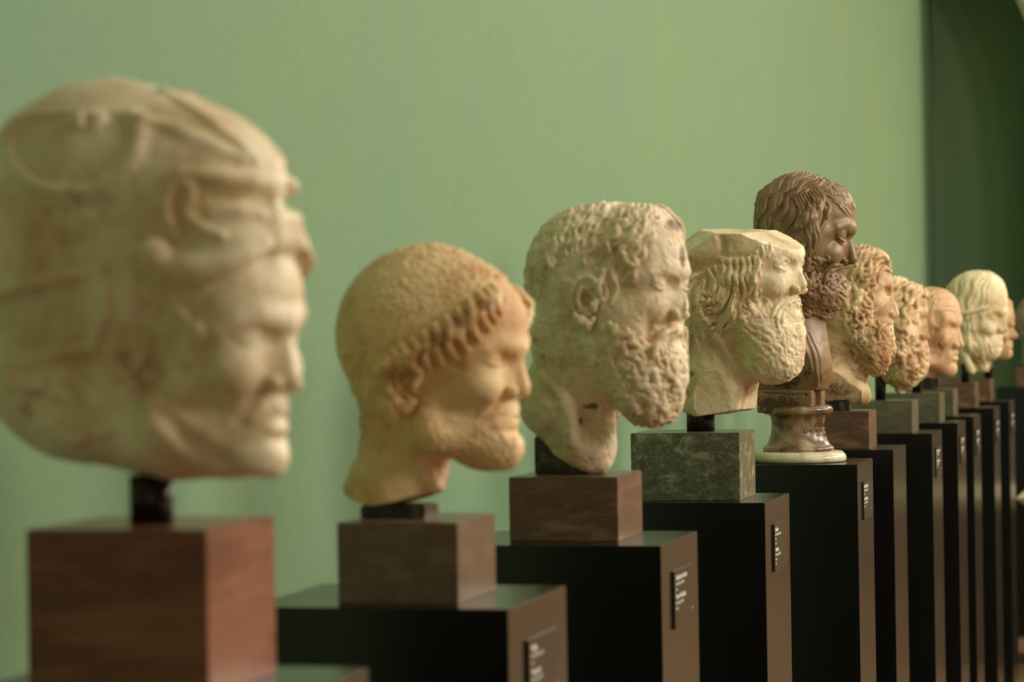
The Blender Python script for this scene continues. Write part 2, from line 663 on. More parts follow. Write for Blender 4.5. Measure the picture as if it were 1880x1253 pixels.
            path.append(P.copy())
            dist += step
        path = np.array(path)                         # steps+1, N, 3
        rr = 1 + rvar * rs.uniform(-1, 1, N)
        tt = np.linspace(0, 1, steps + 1)
        rad = np.interp(tt, np.linspace(0, 1, len(r)), r)
        for j in range(N):
            pj = path[:, j]
            bad = np.linalg.norm(np.diff(pj, axis=0), axis=1) > 2.5 * step
            if bad.any():
                pj = pj[:max(1, int(bad.argmax()))]
            if len(pj) < 2:
                continue
            rj = rad * rr[j]
            s.chain(pj, rj, k, op, False, m=3 * s.vox)
            if mirror:
                s.chain([s.mir(p) for p in pj], rj, k, op, False, m=3 * s.vox)

    def lock(s, pts, r=(4, 4, 1.5), k=1.5, lift=0.2, n=5, op='add', mirror=True, B=None):
        """one hand-placed lock through (u, v) points seen from the side, lying on the surface"""
        B = s.D if B is None else B
        Q = smooth_curve(np.array([[p[0], 0, -p[1]] for p in pts], float), n)
        w = s.hmap(B, Q[:, 0], -Q[:, 2])
        if np.isnan(w).all():
            return
        idx = np.arange(len(w))
        w = np.interp(idx, idx[~np.isnan(w)], w[~np.isnan(w)])
        w = np.convolve(np.pad(w, 1, mode='edge'), np.ones(3) / 3, 'valid')
        Q[:, 1] = w
        rad = np.interp(np.linspace(0, 1, len(Q)), np.linspace(0, 1, len(r)), r)
        Q[:, 1] -= lift * rad
        s.chain(Q, rad, k, op, False, m=3 * s.vox)
        if mirror:
            s.chain([s.mir(p) for p in Q], rad, k, op, False, m=3 * s.vox)

    def yat(s, u, v, B=None):
        """sideways position of the near surface seen at (u, v)"""
        B = s.D if B is None else B
        w = s.hmap(B, np.array([u], float), np.array([v], float))[0]
        return (u - s.uc) * s.sa + w * s.ca

    def SP(s, u, v, out=0.0, B=None):
        B = s.D if B is None else B
        w = s.hmap(B, np.array([u], float), np.array([v], float))[0]
        return np.array([u, w - out, -v], float)

    # anatomy ------------------------------------------------------------
    def eyeball(s, ce, R, g, yaw, open_, k, lid):
        t = math.radians(yaw) * g
        s.ell(ce, (R, R, R), k=k)

        def pt(az, el, rr):
            az = math.radians(az) * g + t
            el = math.radians(el)
            return ce + rr * s.hv(math.cos(el) * math.cos(az), math.cos(el) * math.sin(az), math.sin(el))
        up = smooth_curve([pt(a_, e_, R * 1.05) for a_, e_ in ((-56, -6), (-34, 16 * open_), (-8, 28 * open_), (18, 25 * open_), (40, 10 * open_), (62, -8))], 3)
        dn = smooth_curve([pt(a_, e_, R * 1.03) for a_, e_ in ((-54, -8), (-26, -22 * open_), (4, -28 * open_), (30, -22 * open_), (60, -8))], 3)
        s.chain(smooth_curve([pt(a_, e_, R * 0.9) for a_, e_ in ((-46, 22), (-20, 44), (6, 50), (32, 40), (56, 16))], 3), R * lid * 1.7, k=k)
        s.chain(smooth_curve([pt(a_, e_, R * 0.88) for a_, e_ in ((-40, -36), (0, -52), (42, -36))], 3), R * lid * 1.5, k=k)
        s.chain(up, R * lid, k=k * 0.5)
        s.chain(dn, R * lid * 0.8, k=k * 0.5)
        s.chain(smooth_curve([pt(a_, e_, R * 1.1) for a_, e_ in ((-40, 32 * open_ + 6), (-8, 44 * open_ + 4), (24, 40 * open_ + 4), (50, 20))], 3), R * lid * .35, k=k * .5, op='sub')

    def ear(s, u, v, y, h, k=2.0, tilt=10, thick=0.11, out=0.12, wide=0.55, dep=1.0):
        """C shaped ear with concha, lobe and tragus; (u, v) centre, h height"""
        def q(a_, b_, dy=0.0):
            t = math.radians(tilt)
            du = (a_ * math.cos(t) + b_ * math.sin(t)) * h
            dv = (-a_ * math.sin(t) + b_ * math.cos(t)) * h
            return s.P(u + du, v - dv, y - dy * h)
        W = wide
        s.curve_pts([q(0.16, -0.02, 0.05), q(0.2, 0.2, 0.05), q(0.1, 0.44, 0.1), q(-0.12 * W / .55, 0.48, out), q(-0.36 * W / .55, 0.34, out + .04),
                     q(-0.42 * W / .55, 0.1, out + .04), q(-0.33 * W / .55, -0.14, out), q(-0.16, -0.34, 0.06), q(0.0, -0.5, 0.03), q(0.13, -0.36, 0.02)],
                    [0.06 * h, 0.07 * h, 0.08 * h, thick * h * .8, thick * h * .85, thick * h * .8, thick * h * .7, thick * h, thick * h * 1.25, thick * h * .8], k)
        s.curve_pts([q(0.06, 0.3, 0.05), q(-0.14, 0.26, 0.09), q(-0.2, 0.04, 0.1), q(-0.12, -0.16, 0.07), q(0.02, -0.22, 0.04)],
                    [0.06 * h, 0.065 * h, 0.06 * h, 0.07 * h, 0.08 * h], k)
        for p in (q(-0.02, 0.02, -0.02), s.mir(q(-0.02, 0.02, -0.02))):
            s.ell(p, (0.11 * h * dep, 0.12 * h * dep, 0.17 * h * dep), k=k, op='sub')
        s.curve_pts([q(0.16, 0.08, 0.06), q(0.12, -0.06, 0.09), q(0.14, -0.16, 0.05)], [0.05 * h, 0.07 * h, 0.05 * h], k)

    def curve_pts(s, P, rad, k=2.0, op='add', both=True, n=4):
        P = smooth_curve(np.array(P), n)
        rad = np.interp(np.linspace(0, 1, len(P)), np.linspace(0, 1, len(rad)), rad)
        s.chain(P, rad, k, op, both)

    # mesh -----------------------------------------------------------------
    def mesh(s, name, scale, pivot, noise=(), roll=0.0171, stain=None, mat=None, regions=()):
        """pivot = (u, v) that becomes the local origin; scale = photo measure units per metre;
        regions = [(sub-part name, polygon seen from the side)]"""
        Dc = np.clip(s.D, -3 * s.vox, 3 * s.vox) / s.vox
        for ax in range(3):                           # closed at the border of the block
            sl = [slice(None)] * 3
            for e in (0, -1):
                sl[ax] = e
                Dc[tuple(sl)] = np.maximum(Dc[tuple(sl)], 1.0)
        g = openvdb.FloatGrid(3.0)
        g.copyFromArray(Dc.astype(np.float32), ijk=(0, 0, 0))
        pts, quads = g.convertToQuads(isovalue=0.0)
        pts = pts.astype(np.float64) * s.vox + s.o
        # keep only the biggest connected piece
        lab = np.arange(len(pts))
        while True:
            mn = lab[quads].min(1)
            new = lab.copy()
            for i in range(4):
                np.minimum.at(new, quads[:, i], mn)
            new = new[new]
            if (new == lab).all():
                break
            lab = new
        big = np.bincount(lab).argmax()
        keep = lab[quads[:, 0]] == big
        quads = quads[keep]
        used = np.zeros(len(pts), bool)
        used[quads.ravel()] = True
        remap = np.cumsum(used) - 1
        pts = pts[used]
        quads = remap[quads]

        def vnormals(p):
            a, b, c, d = (p[quads[:, i]] for i in range(4))
            fn = np.cross(c - a, d - b)
            vn = np.zeros_like(p)
            for i in range(4):
                for ax in range(3):
                    vn[:, ax] += np.bincount(quads[:, i], fn[:, ax], len(p))
            return vn / (np.linalg.norm(vn, axis=1, keepdims=True) + 1e-9)
        if noise:
            vn = vnormals(pts)
            dd = 0
            for j, (sc, amp) in enumerate(noise):
                dd = dd + amp * vnoise(pts, sc, j + 1)
            pts = pts + vn * dd[:, None]
        st = None
        if stain:
            st = np.zeros(len(pts))
            for (uu, vv, ru, rv, amt) in stain:
                q = ((pts[:, 0] - uu) / ru) ** 2 + ((-pts[:, 2] - vv) / rv) ** 2
                st = np.maximum(st, amt * np.exp(-q))
        # region of every face, the far side read through the mirror
        cen = pts[quads].mean(1)
        y = (cen[:, 0] - s.uc) * s.sa + cen[:, 1] * s.ca
        side = np.where((y > 0)[:, None], s.mir(cen), cen)
        reg = np.zeros(len(quads), int)
        regions = [x for r in regions for x in ([(r[0], r[1], 0)] if len(r) == 2 else [(r[0], r[1], -1), (r[0], r[1], 1)])]
        for i, (nm, poly, sd) in enumerate(regions):
            reg[(y * sd >= 0) & in_poly(side[:, 0], -side[:, 2], poly) & (reg == 0)] = i + 1
        loc = np.empty_like(pts)
        du = pts[:, 0] - pivot[0]
        dv = pts[:, 2] + pivot[1]
        c_, s_ = math.cos(roll), math.sin(roll)
        loc[:, 0] = (du * c_ + dv * s_) / scale
        loc[:, 2] = (-du * s_ + dv * c_) / scale
        loc[:, 1] = pts[:, 1] / scale
        VN = vnormals(loc)
        root = None
        for i, nm in enumerate([name] + [r[0] for r in regions]):
            q = quads[reg == i]
            if len(q) == 0:
                continue
            us = np.zeros(len(loc), bool)
            us[q.ravel()] = True
            rm = np.cumsum(us) - 1
            q = rm[q]
            me = bpy.data.meshes.new(nm)
            nq = len(q)
            me.vertices.add(int(us.sum()))
            me.vertices.foreach_set('co', loc[us].astype(np.float32).ravel())
            me.loops.add(nq * 4)
            me.loops.foreach_set('vertex_index', q.astype(np.int32).ravel())
            me.polygons.add(nq)
            me.polygons.foreach_set('loop_start', np.arange(0, nq * 4, 4, dtype=np.int32))
            me.update(calc_edges=True)
            me.polygons.foreach_set('use_smooth', np.ones(nq, bool))
            if st is not None:
                at = me.attributes.new('stain', 'FLOAT', 'POINT')
                at.data.foreach_set('value', st[us].astype(np.float32))
            if mat:
                me.materials.append(mat)
            if regions:
                me.normals_split_custom_set_from_vertices(VN[us].astype(np.float32))
            o = bpy.data.objects.new(nm, me)
            scene.collection.objects.link(o)
            if root is None:
                root = o
            else:
                o.parent = root
        s.D = None
        return root


def smooth_curve(P, n=5):
    """Catmull-Rom through the points"""
    P = np.asarray(P, float)
    if len(P) < 3:
        return np.array([P[0] + (P[-1] - P[0]) * t for t in np.linspace(0, 1, n + 1)])
    Q = np.vstack([2 * P[0] - P[1], P, 2 * P[-1] - P[-2]])
    out = []
    for i in range(1, len(Q) - 2):
        for t in np.linspace(0, 1, n, endpoint=False):
            a, b, c, d = Q[i - 1], Q[i], Q[i + 1], Q[i + 2]
            out.append(0.5 * (2 * b + (c - a) * t + (2 * a - 5 * b + 4 * c - d) * t * t + (3 * b - a - 3 * c + d) * t ** 3))
    out.append(P[-1])
    return np.array(out)


def head_base(S, m, H, W=0.30, jaw=True, crz=0.37, crfront=0.0, jw=0.19, fh=0.25):
    """cranium, face mass and jaw from the midline landmarks m (seen from the side)"""
    bu, bv = m['brow']
    ku, cv = m['back'][0], m['crown'][1]
    half = (bu - crfront * H - ku) / 2
    ry = W * H
    rx = math.sqrt(max(half ** 2 - (ry * S.sa) ** 2, (0.7 * half) ** 2)) / S.ca
    cu = ku + half
    rz = crz * H
    S.ell(S.P(cu, cv + rz), (rx, ry, rz), k=0)
    # back of the head down to the nape
    rb = min(0.3 * H, 0.75 * half)
    S.ell(S.P(ku + rb + 0.03 * H, m['back'][1] + 0.05 * H), (rb, ry * 0.9, rb), k=0.12 * H)
    # forehead and face
    S.ell(S.P(bu - 0.21 * H * S.ca, bv - 0.06 * H), (0.2 * H, 0.235 * H, fh * H), k=0.1 * H)
    cu_, cvv = m['chin']
    mu, mv = m['mouth']
    S.ell(S.P((bu + mu) / 2 - 0.235 * H * S.ca, (bv + mv) / 2), (0.215 * H, 0.215 * H, 0.33 * H), k=0.08 * H)
    if jaw:
        gu, gv = m['jaw']
        for p in S.pair(gu, gv, -jw * H):
            S.cap(p, S.P(cu_ - 0.085 * H, cvv - 0.02 * H), 0.075 * H, 0.07 * H, k=0.09 * H)
            S.cap(p, S.P(mu - 0.17 * H, mv - 0.05 * H), 0.08 * H, 0.1 * H, k=0.09 * H)
        S.ell(S.P(cu_ - 0.16 * H, cvv - 0.06 * H), (0.14 * H, 0.13 * H, 0.1 * H), k=0.08 * H)


def face(S, m, H, ey=0.13, eyeR=0.058, lips=True, nose=True, brow_r=0.034, chin=True, open_=1.12, cheek=True, eyes=True,
         nw=1.0, sock=1.0, lipr=0.019, set_=0.05, ez=0.0, mw=0.105, eyaw=10, frown=0.0, philt=True, hollow=1.0, lid=0.155):
    """the features of a face, laid out in the head's own frame from the midline landmarks m (H = head height)"""
    def o(p, dx, dy, dz):
        return S.P(*p) + S.hv(dx * H, dy * H, dz * H)
    nas, brow, tip, base, mo = m['nas'], m['brow'], m['tip'], m['base'], m['mouth']
    for g in (-1, 1):
        # eye socket
        S.ell(o(nas, -set_ + 0.02, g * ey, -0.005 + ez), (0.05 * H * sock, 0.07 * H, 0.043 * H * sock), k=0.035 * H, op='sub', yaw=g * 18)
        S.ell(o(nas, -0.012, g * 0.062, -0.005), (0.022 * H * sock, 0.017 * H, 0.034 * H), k=0.03 * H, op='sub')
        # brow
        P = [o(brow, -0.03, 0, -0.01), o(brow, -0.032, g * 0.05, -0.004 - frown), o(brow, -0.05, g * 0.12, 0.012), o(brow, -0.095, g * 0.19, -0.008), o(brow, -0.15, g * 0.225, -0.045)]
        S.chain(P, [brow_r * H, brow_r * H, brow_r * H * .95, brow_r * H * .8, brow_r * H * .6], k=0.045 * H)
        if cheek:
            S.ell(o(nas, -0.112, g * 0.16, -0.125), (0.06 * H, 0.07 * H, 0.06 * H), k=0.09 * H, yaw=g * 30)
            S.ell(o(mo, -0.15, g * 0.215, 0.02), (0.09 * H, 0.032 * H * hollow, 0.06 * H), k=0.06 * H, op='sub', yaw=-g * 14)
    S.ell(o(mo, -0.105, 0, 0.0), (0.105 * H, 0.12 * H, 0.105 * H), k=0.05 * H)
    if chin:
        c = m['chin']
        S.ell(o(c, -0.078, 0, 0.0), (0.078 * H, 0.088 * H, 0.07 * H), k=0.04 * H)
    for g, c in ((-1, 0), (1, 0)):
        if eyes:
            ce = o(nas, -set_ - eyeR, g * ey, ez)
            S.eyeball(ce, eyeR * H, g, eyaw, open_, 0.012 * H, lid)
    if nose:
        mid = lambda t: tuple(nas[i] + (tip[i] - nas[i]) * t for i in (0, 1))
        S.chain([o(brow, -0.03, 0, -0.03), o(nas, -0.024, 0, 0), o(mid(.5), -0.026, 0, 0), o(tip, -0.034, 0, 0)],
                [0.034 * H * nw, 0.023 * H * nw, 0.026 * H * nw, 0.034 * H * nw], k=0.02 * H)
        for g in (-1, 1):
            S.cap(o(nas, -0.045, g * 0.018, -0.01), o(base, -0.03, g * 0.036 * nw, 0.035), 0.022 * H, 0.032 * H * nw, k=0.03 * H)
            S.ell(o(base, -0.01, g * 0.056 * nw, 0.026), (0.036 * H, 0.023 * H, 0.028 * H), k=0.012 * H)
            S.ell(o(base, 0.014, g * 0.03 * nw, 0.008), (0.02 * H, 0.011 * H, 0.012 * H), k=0.008 * H, op='sub')
            S.chain(smooth_curve([o(base, -0.03, g * 0.085, 0.02), o(mo, -0.055, g * 0.115, 0.045), o(mo, -0.085, g * 0.14, -0.005)], 3), 0.008 * H, k=0.035 * H, op='sub')
        S.cap(o(tip, -0.04, 0, -0.012), o(base, -0.01, 0, 0.016), 0.024 * H, 0.016 * H, k=0.015 * H)
    if lips:
        uu, ll = m['lu'], m['ll']
        for g in (-1, 1):
            S.chain(smooth_curve([o(uu, -0.024, 0, -0.004), o(uu, -0.024, g * 0.022, 0.004), o(mo, -0.042, g * 0.065, 0.012), o(mo, -0.075, g * mw, -0.004)], 3),
                    list(np.interp(np.linspace(0, 3, 10), [0, 1, 2, 3], [lipr * H, lipr * H, lipr * .8 * H, lipr * .4 * H])), k=0.01 * H)
            S.chain(smooth_curve([o(ll, -0.024, 0, 0), o(ll, -0.030, g * 0.04, 0.002), o(mo, -0.07, g * 0.085, -0.014)], 3),
                    list(np.interp(np.linspace(0, 2, 7), [0, 1, 2], [lipr * 1.15 * H, lipr * 1.05 * H, lipr * .5 * H])), k=0.01 * H)
            S.chain(smooth_curve([o(mo, 0.0, 0, 0), o(mo, -0.010, g * 0.04, 0.002), o(mo, -0.034, g * 0.08, -0.002), o(mo, -0.058, g * mw, -0.006)], 3),
                    0.0062 * H, k=0.008 * H, op='sub')
        if philt:
            S.ell(o(((uu[0] + base[0]) / 2, (uu[1] + base[1]) / 2), 0.002, 0, 0), (0.012 * H, 0.01 * H, 0.026 * H), k=0.02 * H, op='sub')
        d = m['dent']
        S.ell(o(d, 0.03, 0, 0), (0.045 * H, 0.07 * H, 0.016 * H), k=0.03 * H, op='sub')


# ------------------------------------------------------------------ placing on the row
PL_D = {1: 7.59, 2: 10.42, 3: 13.49, 4: 16.77, 5: 21.28, 6: 23.73, 7: 27.09, 8: 29.82, 9: 31.83, 10: 34.82, 11: 37.49, 12: 45.46}


def plinth_centre(k):
    x = X0 - PW / 2 + (0.09 if k == 12 else 0)
    return x, (PL_D[k] + 0.5) * D


def place_sculpt(S, k, pivot, e, mat, noise=(), stain=None, dy=0.0, regions=(), name='head', label=None):
    """turns the carving into the part 'head' (with sub-parts cut out of it by regions seen from the side) of the
    sculpture e on plinth k; pivot = a foot point of the stone in the photograph"""
    x, y = plinth_centre(k)
    y += dy
    r = ray_px(*pivot)
    P = CAMP + r * (y / r[1])
    scale = CAM_F / float((P - CAMP) @ FW)
    phi = math.atan2(-r[0], r[1])
    o = S.mesh(name, scale, pivot, noise, -ROLL, stain, mat, regions)
    o.location = P
    o.rotation_euler = (0, 0, phi)
    o.parent = e
    o.location = o.location - e.location
    if label:
        o['label'] = label
    return o



MARBLE_WARM = marble('warm_cream_marble', g3((244, 214, 162)), g3((202, 144, 84)), g3((142, 88, 52)), amount=0.5, seed=2.0)
MARBLE_GREY = marble('grey_cream_marble', g3((238, 222, 186)), g3((184, 146, 98)), g3((88, 66, 48)), amount=0.45, seed=5.0)
MARBLE_CREAM = marble('pale_cream_marble', g3((242, 224, 184)), g3((186, 142, 90)), g3((126, 96, 62)), amount=0.45, seed=8.0)
MARBLE_BROWN = marble('brown_toned_marble', g3((142, 117, 82)), g3((112, 78, 44)), g3((54, 38, 24)), rough=0.42, amount=0.55, seed=11.0, spec=0.45, bstr=.12)
SOCLE_PALE = marble('speckled_socle_marble', g3((214, 206, 170)), g3((150, 130, 90)), g3((84, 66, 46)), rough=0.25, amount=0.3, seed=3.0, spec=0.5, bstr=.05)
SOCLE = marble('brown_veined_socle_marble', g3((196, 172, 132)), g3((96, 62, 32)), g3((50, 34, 20)), rough=0.28, amount=1.3, seed=3.4, spec=0.5, bstr=.05, sc=1.1)
MARBLE_SOFT = marble('soft_cream_marble', g3((246, 232, 196)), g3((206, 166, 110)), g3((172, 138, 94)), amount=0.5, seed=14.0, rough=.42)
MARBLE_TAN = marble('tan_cream_marble', g3((230, 204, 158)), g3((160, 112, 66)), g3((122, 86, 52)), amount=0.7, seed=17.0, sc=1.3)
MARBLE_MOTTLED = marble('mottled_rosy_marble', g3((222, 184, 142)), g3((172, 116, 74)), g3((116, 78, 58)), amount=0.55, seed=21.0)
MARBLE_PALE = marble('pale_greenish_marble', g3((232, 216, 174)), g3((178, 146, 94)), g3((146, 102, 58)), amount=0.4, seed=24.0)
MARBLE_DIM = marble('grey_rosy_marble', g3((150, 130, 108)), g3((110, 90, 72)), g3((64, 50, 40)), amount=0.5, seed=27.0)

# far end: green end wall, shaded by an added, unseen pier; arch in front
LIGHT_BLOCKER = plain('brown_light_blocker', g3((70, 58, 44)), 0.7, 0, 0.3, 4, 0.15)
STONE_TRIM = plain('pale_stone_moulding', g3((180, 172, 140)), 0.7, 0, 0.3, 12, 0.12)
_xp = CAMP[0] + ray_px(1896, 600)[0] / ray_px(1896, 600)[1] * 15.0
struct(box('wall_end', ROOM_X0 - .2, 0.9, ROOM_Y1, ROOM_Y1 + .2, 0, ROOM_H, GREEN))
struct(box('wall_end', 0.9, ROOM_X1 + .2, ROOM_Y1, ROOM_Y1 + .2, 0, ROOM_H, CREAM))
struct(box('wall_light_blocker', _xp, 0.9, 15.0, ROOM_Y1, 0, ROOM_H, LIGHT_BLOCKER))


def arch_trim():
    """moulded band of the arch, springing from the added pier towards the aisle"""
    Y = 14.7
    p = [CAMP + ray_px(u, v) * (Y / ray_px(u, v)[1]) for u, v in ((1700, -210), (1770, -150), (1816, -88), (1848, -30), (1866, 2), (1884, 42), (1904, 100), (1920, 180), (1930, 300), (1934, 620), (1942, 1280))]
    p[-1][2] = 0.0
    vts, fcs = [], []
    n = len(p)
    for i, q in enumerate(p):
        for dx, dy in ((0, 0), (0.03, -0.03), (0.09, -0.03), (0.12, 0.0), (0.4, 0.0), (0.4, 0.3), (0, 0.3)):
            vts.append((q[0] + dx, q[1] + dy, q[2] + dx * 0.5))
    m = 7
    for i in range(n - 1):
        for j in range(m):
            j2 = (j + 1) % m
            fcs.append((i * m + j, i * m + j2, (i + 1) * m + j2, (i + 1) * m + j))
    fcs.append(tuple(range(m)))
    fcs.append(tuple((n - 1) * m + j for j in range(m))[::-1])
    struct(pydata('trim_1', vts, fcs, STONE_TRIM))


arch_trim()


def far_pedestal():
    """pale moulded slab on a dark body at the right edge of the view"""
    Y = 11.6
    q = lambda u, v: CAMP + ray_px(u, v) * (Y / ray_px(u, v)[1])
    c, b = q(1866, 914), q(1868, 919)
    x0, zt, zb = c[0], q(1878, 903)[2], q(1880, 936)[2]
    e = bpy.data.objects.new('pedestal', None)
    scene.collection.objects.link(e)
    e.location = (x0 + 0.35, Y + 0.3, 0)
    tag(e, 'low dark pedestal with a pale moulded top slab cut by the right edge', 'pedestal')
    import bmesh
    prof = [(0.045, zt), (0.0, c[2]), (0.004, b[2]), (0.05, zb)]
    v, f = [], []
    W, Dp = 0.7, 0.6
    for ins, z in prof:
        for sx, sy in ((-1, -1), (1, -1), (1, 1), (-1, 1)):
            v.append((sx * (W / 2 - ins), sy * (Dp / 2 - ins), z))
    for i in range(3):
        for j in range(4):
            f.append((i * 4 + j, (i + 1) * 4 + j, (i + 1) * 4 + (j + 1) % 4, i * 4 + (j + 1) % 4))
    f.append((0, 1, 2, 3))
    f.append((15, 14, 13, 12))
    pydata('top_slab', v, f, STONE_TRIM, e)
    box('body', -W / 2 + 0.06, W / 2 - 0.06, -Dp / 2 + 0.06, Dp / 2 - 0.06, 0, zb, BLACK, e)


far_pedestal()


# ------------------------------------------------------------------ plinths with label plates
def text_mesh(body, size, bold=False, extr=0.0004):
    cu = bpy.data.curves.new('lettering', 'FONT')
    cu.body = body
    cu.size = size
    cu.extrude = extr
    cu.resolution_u = 2
    cu.offset = size * (0.022 if bold else 0.004)
    t = bpy.data.objects.new('lettering_tmp', cu)
    scene.collection.objects.link(t)
    dg = bpy.context.evaluated_depsgraph_get()
    me = bpy.data.meshes.new_from_object(t.evaluated_get(dg))
    bpy.data.objects.remove(t)
    bpy.data.curves.remove(cu)
    return me


def merge_meshes(name, parts, mat, parent):
    """several lettering meshes (with their 4x4 placing) as one mesh"""
    import bmesh
    bm = bmesh.new()
    for me, M in parts:
        me.transform(M)
        bm.from_mesh(me)
    me = bpy.data.meshes.new(name)
    bm.to_mesh(me)
    bm.free()
    return link_mesh(name, me, mat, parent)


LABEL_LINES = {
    2: (('Yngling', .0125, 1), ('Romersk kopi, marmor', .0080, 0), ('Rom', .0075, 0), None, ('Young man', .0125, 1), ('Roman copy, marble', .0080, 0), ('Rome', .0075, 0)),
    3: (('Herakles som herme', .0128, 1), ('Romersk kopi, marmor', .0085, 0), ('Rom', .0085, 0), None, ('Herm of Herakles', .0128, 1), ('Roman copy, marble', .0085, 0), ('Rome', .0085, 0)),
    4: (('Asklepios', .0120, 1), ('Romersk kopi, marmor', .0088, 0), ('Rom', .0085, 0), ('150', .0085, 0), None, ('Asklepios', .0120, 1), ('Roman copy, marble', .0088, 0), ('Rome', .0085, 0), ('150', .0085, 0)),
    5: (('Euripides, digter', .0128, 1), ('Romersk kopi, marmor', .0085, 0), ('Rom', .0085, 0), None, ('Euripides, poet', .0128, 1), ('Roman copy, marble', .0085, 0), ('Rome', .0085, 0)),
}


def label_plate(root, k, cx, cy):
    """thin plate on the aisle side of plinth k with rows of white lettering"""
    xr = PW / 2
    y0, y1 = -D / 2 + 0.28 * D, -D / 2 + 0.79 * D
    zt, zb = PT - 0.155 * D, PT - 0.155 * D - 0.30 * D
    pl = box('label_plate', xr, xr + 0.004, y0, y1, zb, zt, PLATE, root, 0.0006)
    lines = LABEL_LINES.get(k, LABEL_LINES[3])
    parts = []
    h = zt - zb
    z = zt - 0.16 * h
    for ln in lines:
        if ln is None:
            z -= 0.045 * h
            continue
        body, size, bold = ln
        size *= 0.78
        me = text_mesh(body, size, bool(bold))
        wmax = max((v.co.x for v in me.vertices), default=1)
        sx = min(1.0, (y1 - y0 - 0.012) / max(wmax, 1e-6))
        # text x -> +Y, text y -> +Z, text normal -> +X
        M = Matrix(((0, 0, 1, xr + 0.0041), (sx, 0, 0, y0 + 0.007), (0, 1, 0, z), (0, 0, 0, 1)))
        parts.append((me, M))
        z -= 0.094 * h
    me = text_mesh(str(k + 3), 0.007)
    merge_meshes('lettering', parts, INK, pl)
    merge_meshes('number', [(me, Matrix(((0, 0, 1, xr + 0.0041), (1, 0, 0, y1 - 0.012), (0, 1, 0, zb + 0.2 * h), (0, 0, 0, 1))))], INK, pl)


ORD = {1: 'nearest', 2: 'second', 3: 'third', 4: 'fourth', 5: 'fifth', 6: 'sixth', 7: 'seventh', 8: 'eighth', 9: 'ninth', 10: 'tenth', 11: 'eleventh'}
PL_LABEL = {
    1: 'black plinth nearest the camera, under the head in the animal skin cap',
    2: 'black plinth under the short bearded head with the headband, with a label plate',
    3: 'black plinth under the long bearded head with the stained forehead, with a label plate',
    4: 'black plinth under the flat-topped bearded head on the green block, with a label plate',
    5: 'black plinth under the dark brown bust on its round socle, with a label plate',
    6: 'black plinth without a label plate, just behind the plinth of the dark brown bust',
    7: 'black plinth under the seventh head, its small label plate high on the side',
    8: 'black plinth with a pale label plate, under the smooth aged head',
    9: 'black plinth behind the one with the pale label plate, under a bare grey-brown base',
    10: 'black plinth under the pale head with a cloth band, second from the far end',
    11: 'black plinth farthest along the even row, under the small head peeking behind the pale one',
    12: 'wide black plinth alone at the far end by the dark wall',
}


def plinth(k):
    x, y = plinth_centre(k)
    e = bpy.data.objects.new('plinth', None)
    scene.collection.objects.link(e)
    e.location = (x, y, 0)
    tag(e, PL_LABEL[k], 'plinth', 'black plinths standing in a row along the green wall')
    w, d = PW, D
    box('body', -w / 2, w / 2, -d / 2, d / 2, 0.06, PT, BLACK, e, 0.0012)
    box('foot', -w / 2 + 0.012, w / 2 - 0.012, -d / 2 + 0.012, d / 2 - 0.012, 0, 0.06, BLACK, e)
    if k in (2, 3, 4, 5, 7, 8, 9, 10, 11):
        label_plate(e, k, x, y)
    return e


for k in range(1, 13):
    plinth(k)

# ------------------------------------------------------------------ stone bases and rods
def px_world(k, u, v, dy=0.0):
    x, y = plinth_centre(k)
    r = ray_px(u, v)
    return CAMP + r * ((y + dy) / r[1])


def px_scale(k):
    x, y = plinth_centre(k)
    return CAM_F / ((np.array([x, y, 0.0])) @ FW)


B_PURPLE = stone_block('brown_purple_marble', g3((85, 63, 48)), g3((96, 70, 53)), g3((130, 104, 81)), 26, (1, 1, 3.5), seed=1)
B_RED = stone_block('red_brown_marble', g3((86, 50, 36)), g3((116, 70, 52)), g3((156, 104, 80)), 9, (.5, .5, 3.5), seed=4)
B_GREY = stone_block('grey_brown_marble', g3((93, 74, 57)), g3((104, 85, 68)), g3((122, 104, 85)), 30, (1, 1, 3), seed=7)
B_GREEN = stone_block('green_serpentine', g3((66, 70, 54)), g3((86, 90, 68)), g3((156, 160, 124)), 60, (1, 1, 1.4), seed=3)
B_OLIVE = stone_block('olive_grey_stone', g3((78, 76, 57)), g3((89, 85, 66)), g3((109, 107, 85)), 36, (1, 1, 2), seed=9)
B_DARK = stone_block('dark_mottled_stone', g3((18, 15, 12)), g3((32, 26, 20)), g3((110, 96, 76)), 50, (1, 1, 1), seed=5)

#  k: (right edge offset from plinth's right edge, width, front offset, depth, height) in plinth depths
BASES = {
    1: (-0.26, 0.0, 0.2, 0.62, 0.9, B_RED),
    2: (-0.25, 0.51, 0.17, 0.60, 0.33, B_GREY), 3: (-0.275, 0.58, 0.26, 0.62, 0.335, B_PURPLE), 4: (-0.19, 0.70, 0.21, 0.60, 0.43, B_GREEN),
    6: (-0.235, 0.62, 0.24, 0.55, 0.33, B_PURPLE), 7: (-0.205, 0.68, 0.1, 0.62, 0.325, B_OLIVE), 8: (-0.20, 0.68, 0.1, 0.62, 0.325, B_OLIVE),
    9: (-0.25, 0.62, 0.25, 0.6, 0.31, B_OLIVE), 10: (-0.25, 0.62, 0.25, 0.6, 0.32, B_PURPLE), 11: (-0.27, 0.6, 0.25, 0.6, 0.31, B_PURPLE),
    12: (-0.14, 0.66, 0.2, 0.6, 0.32, B_PURPLE),
}


def piece(k, name, label, cat='sculpture', group=None):
    x, y = plinth_centre(k)
    e = bpy.data.objects.new(name, None)
    scene.collection.objects.link(e)
    e.location = (x, y, PT)
    tag(e, label, cat, group)
    return e


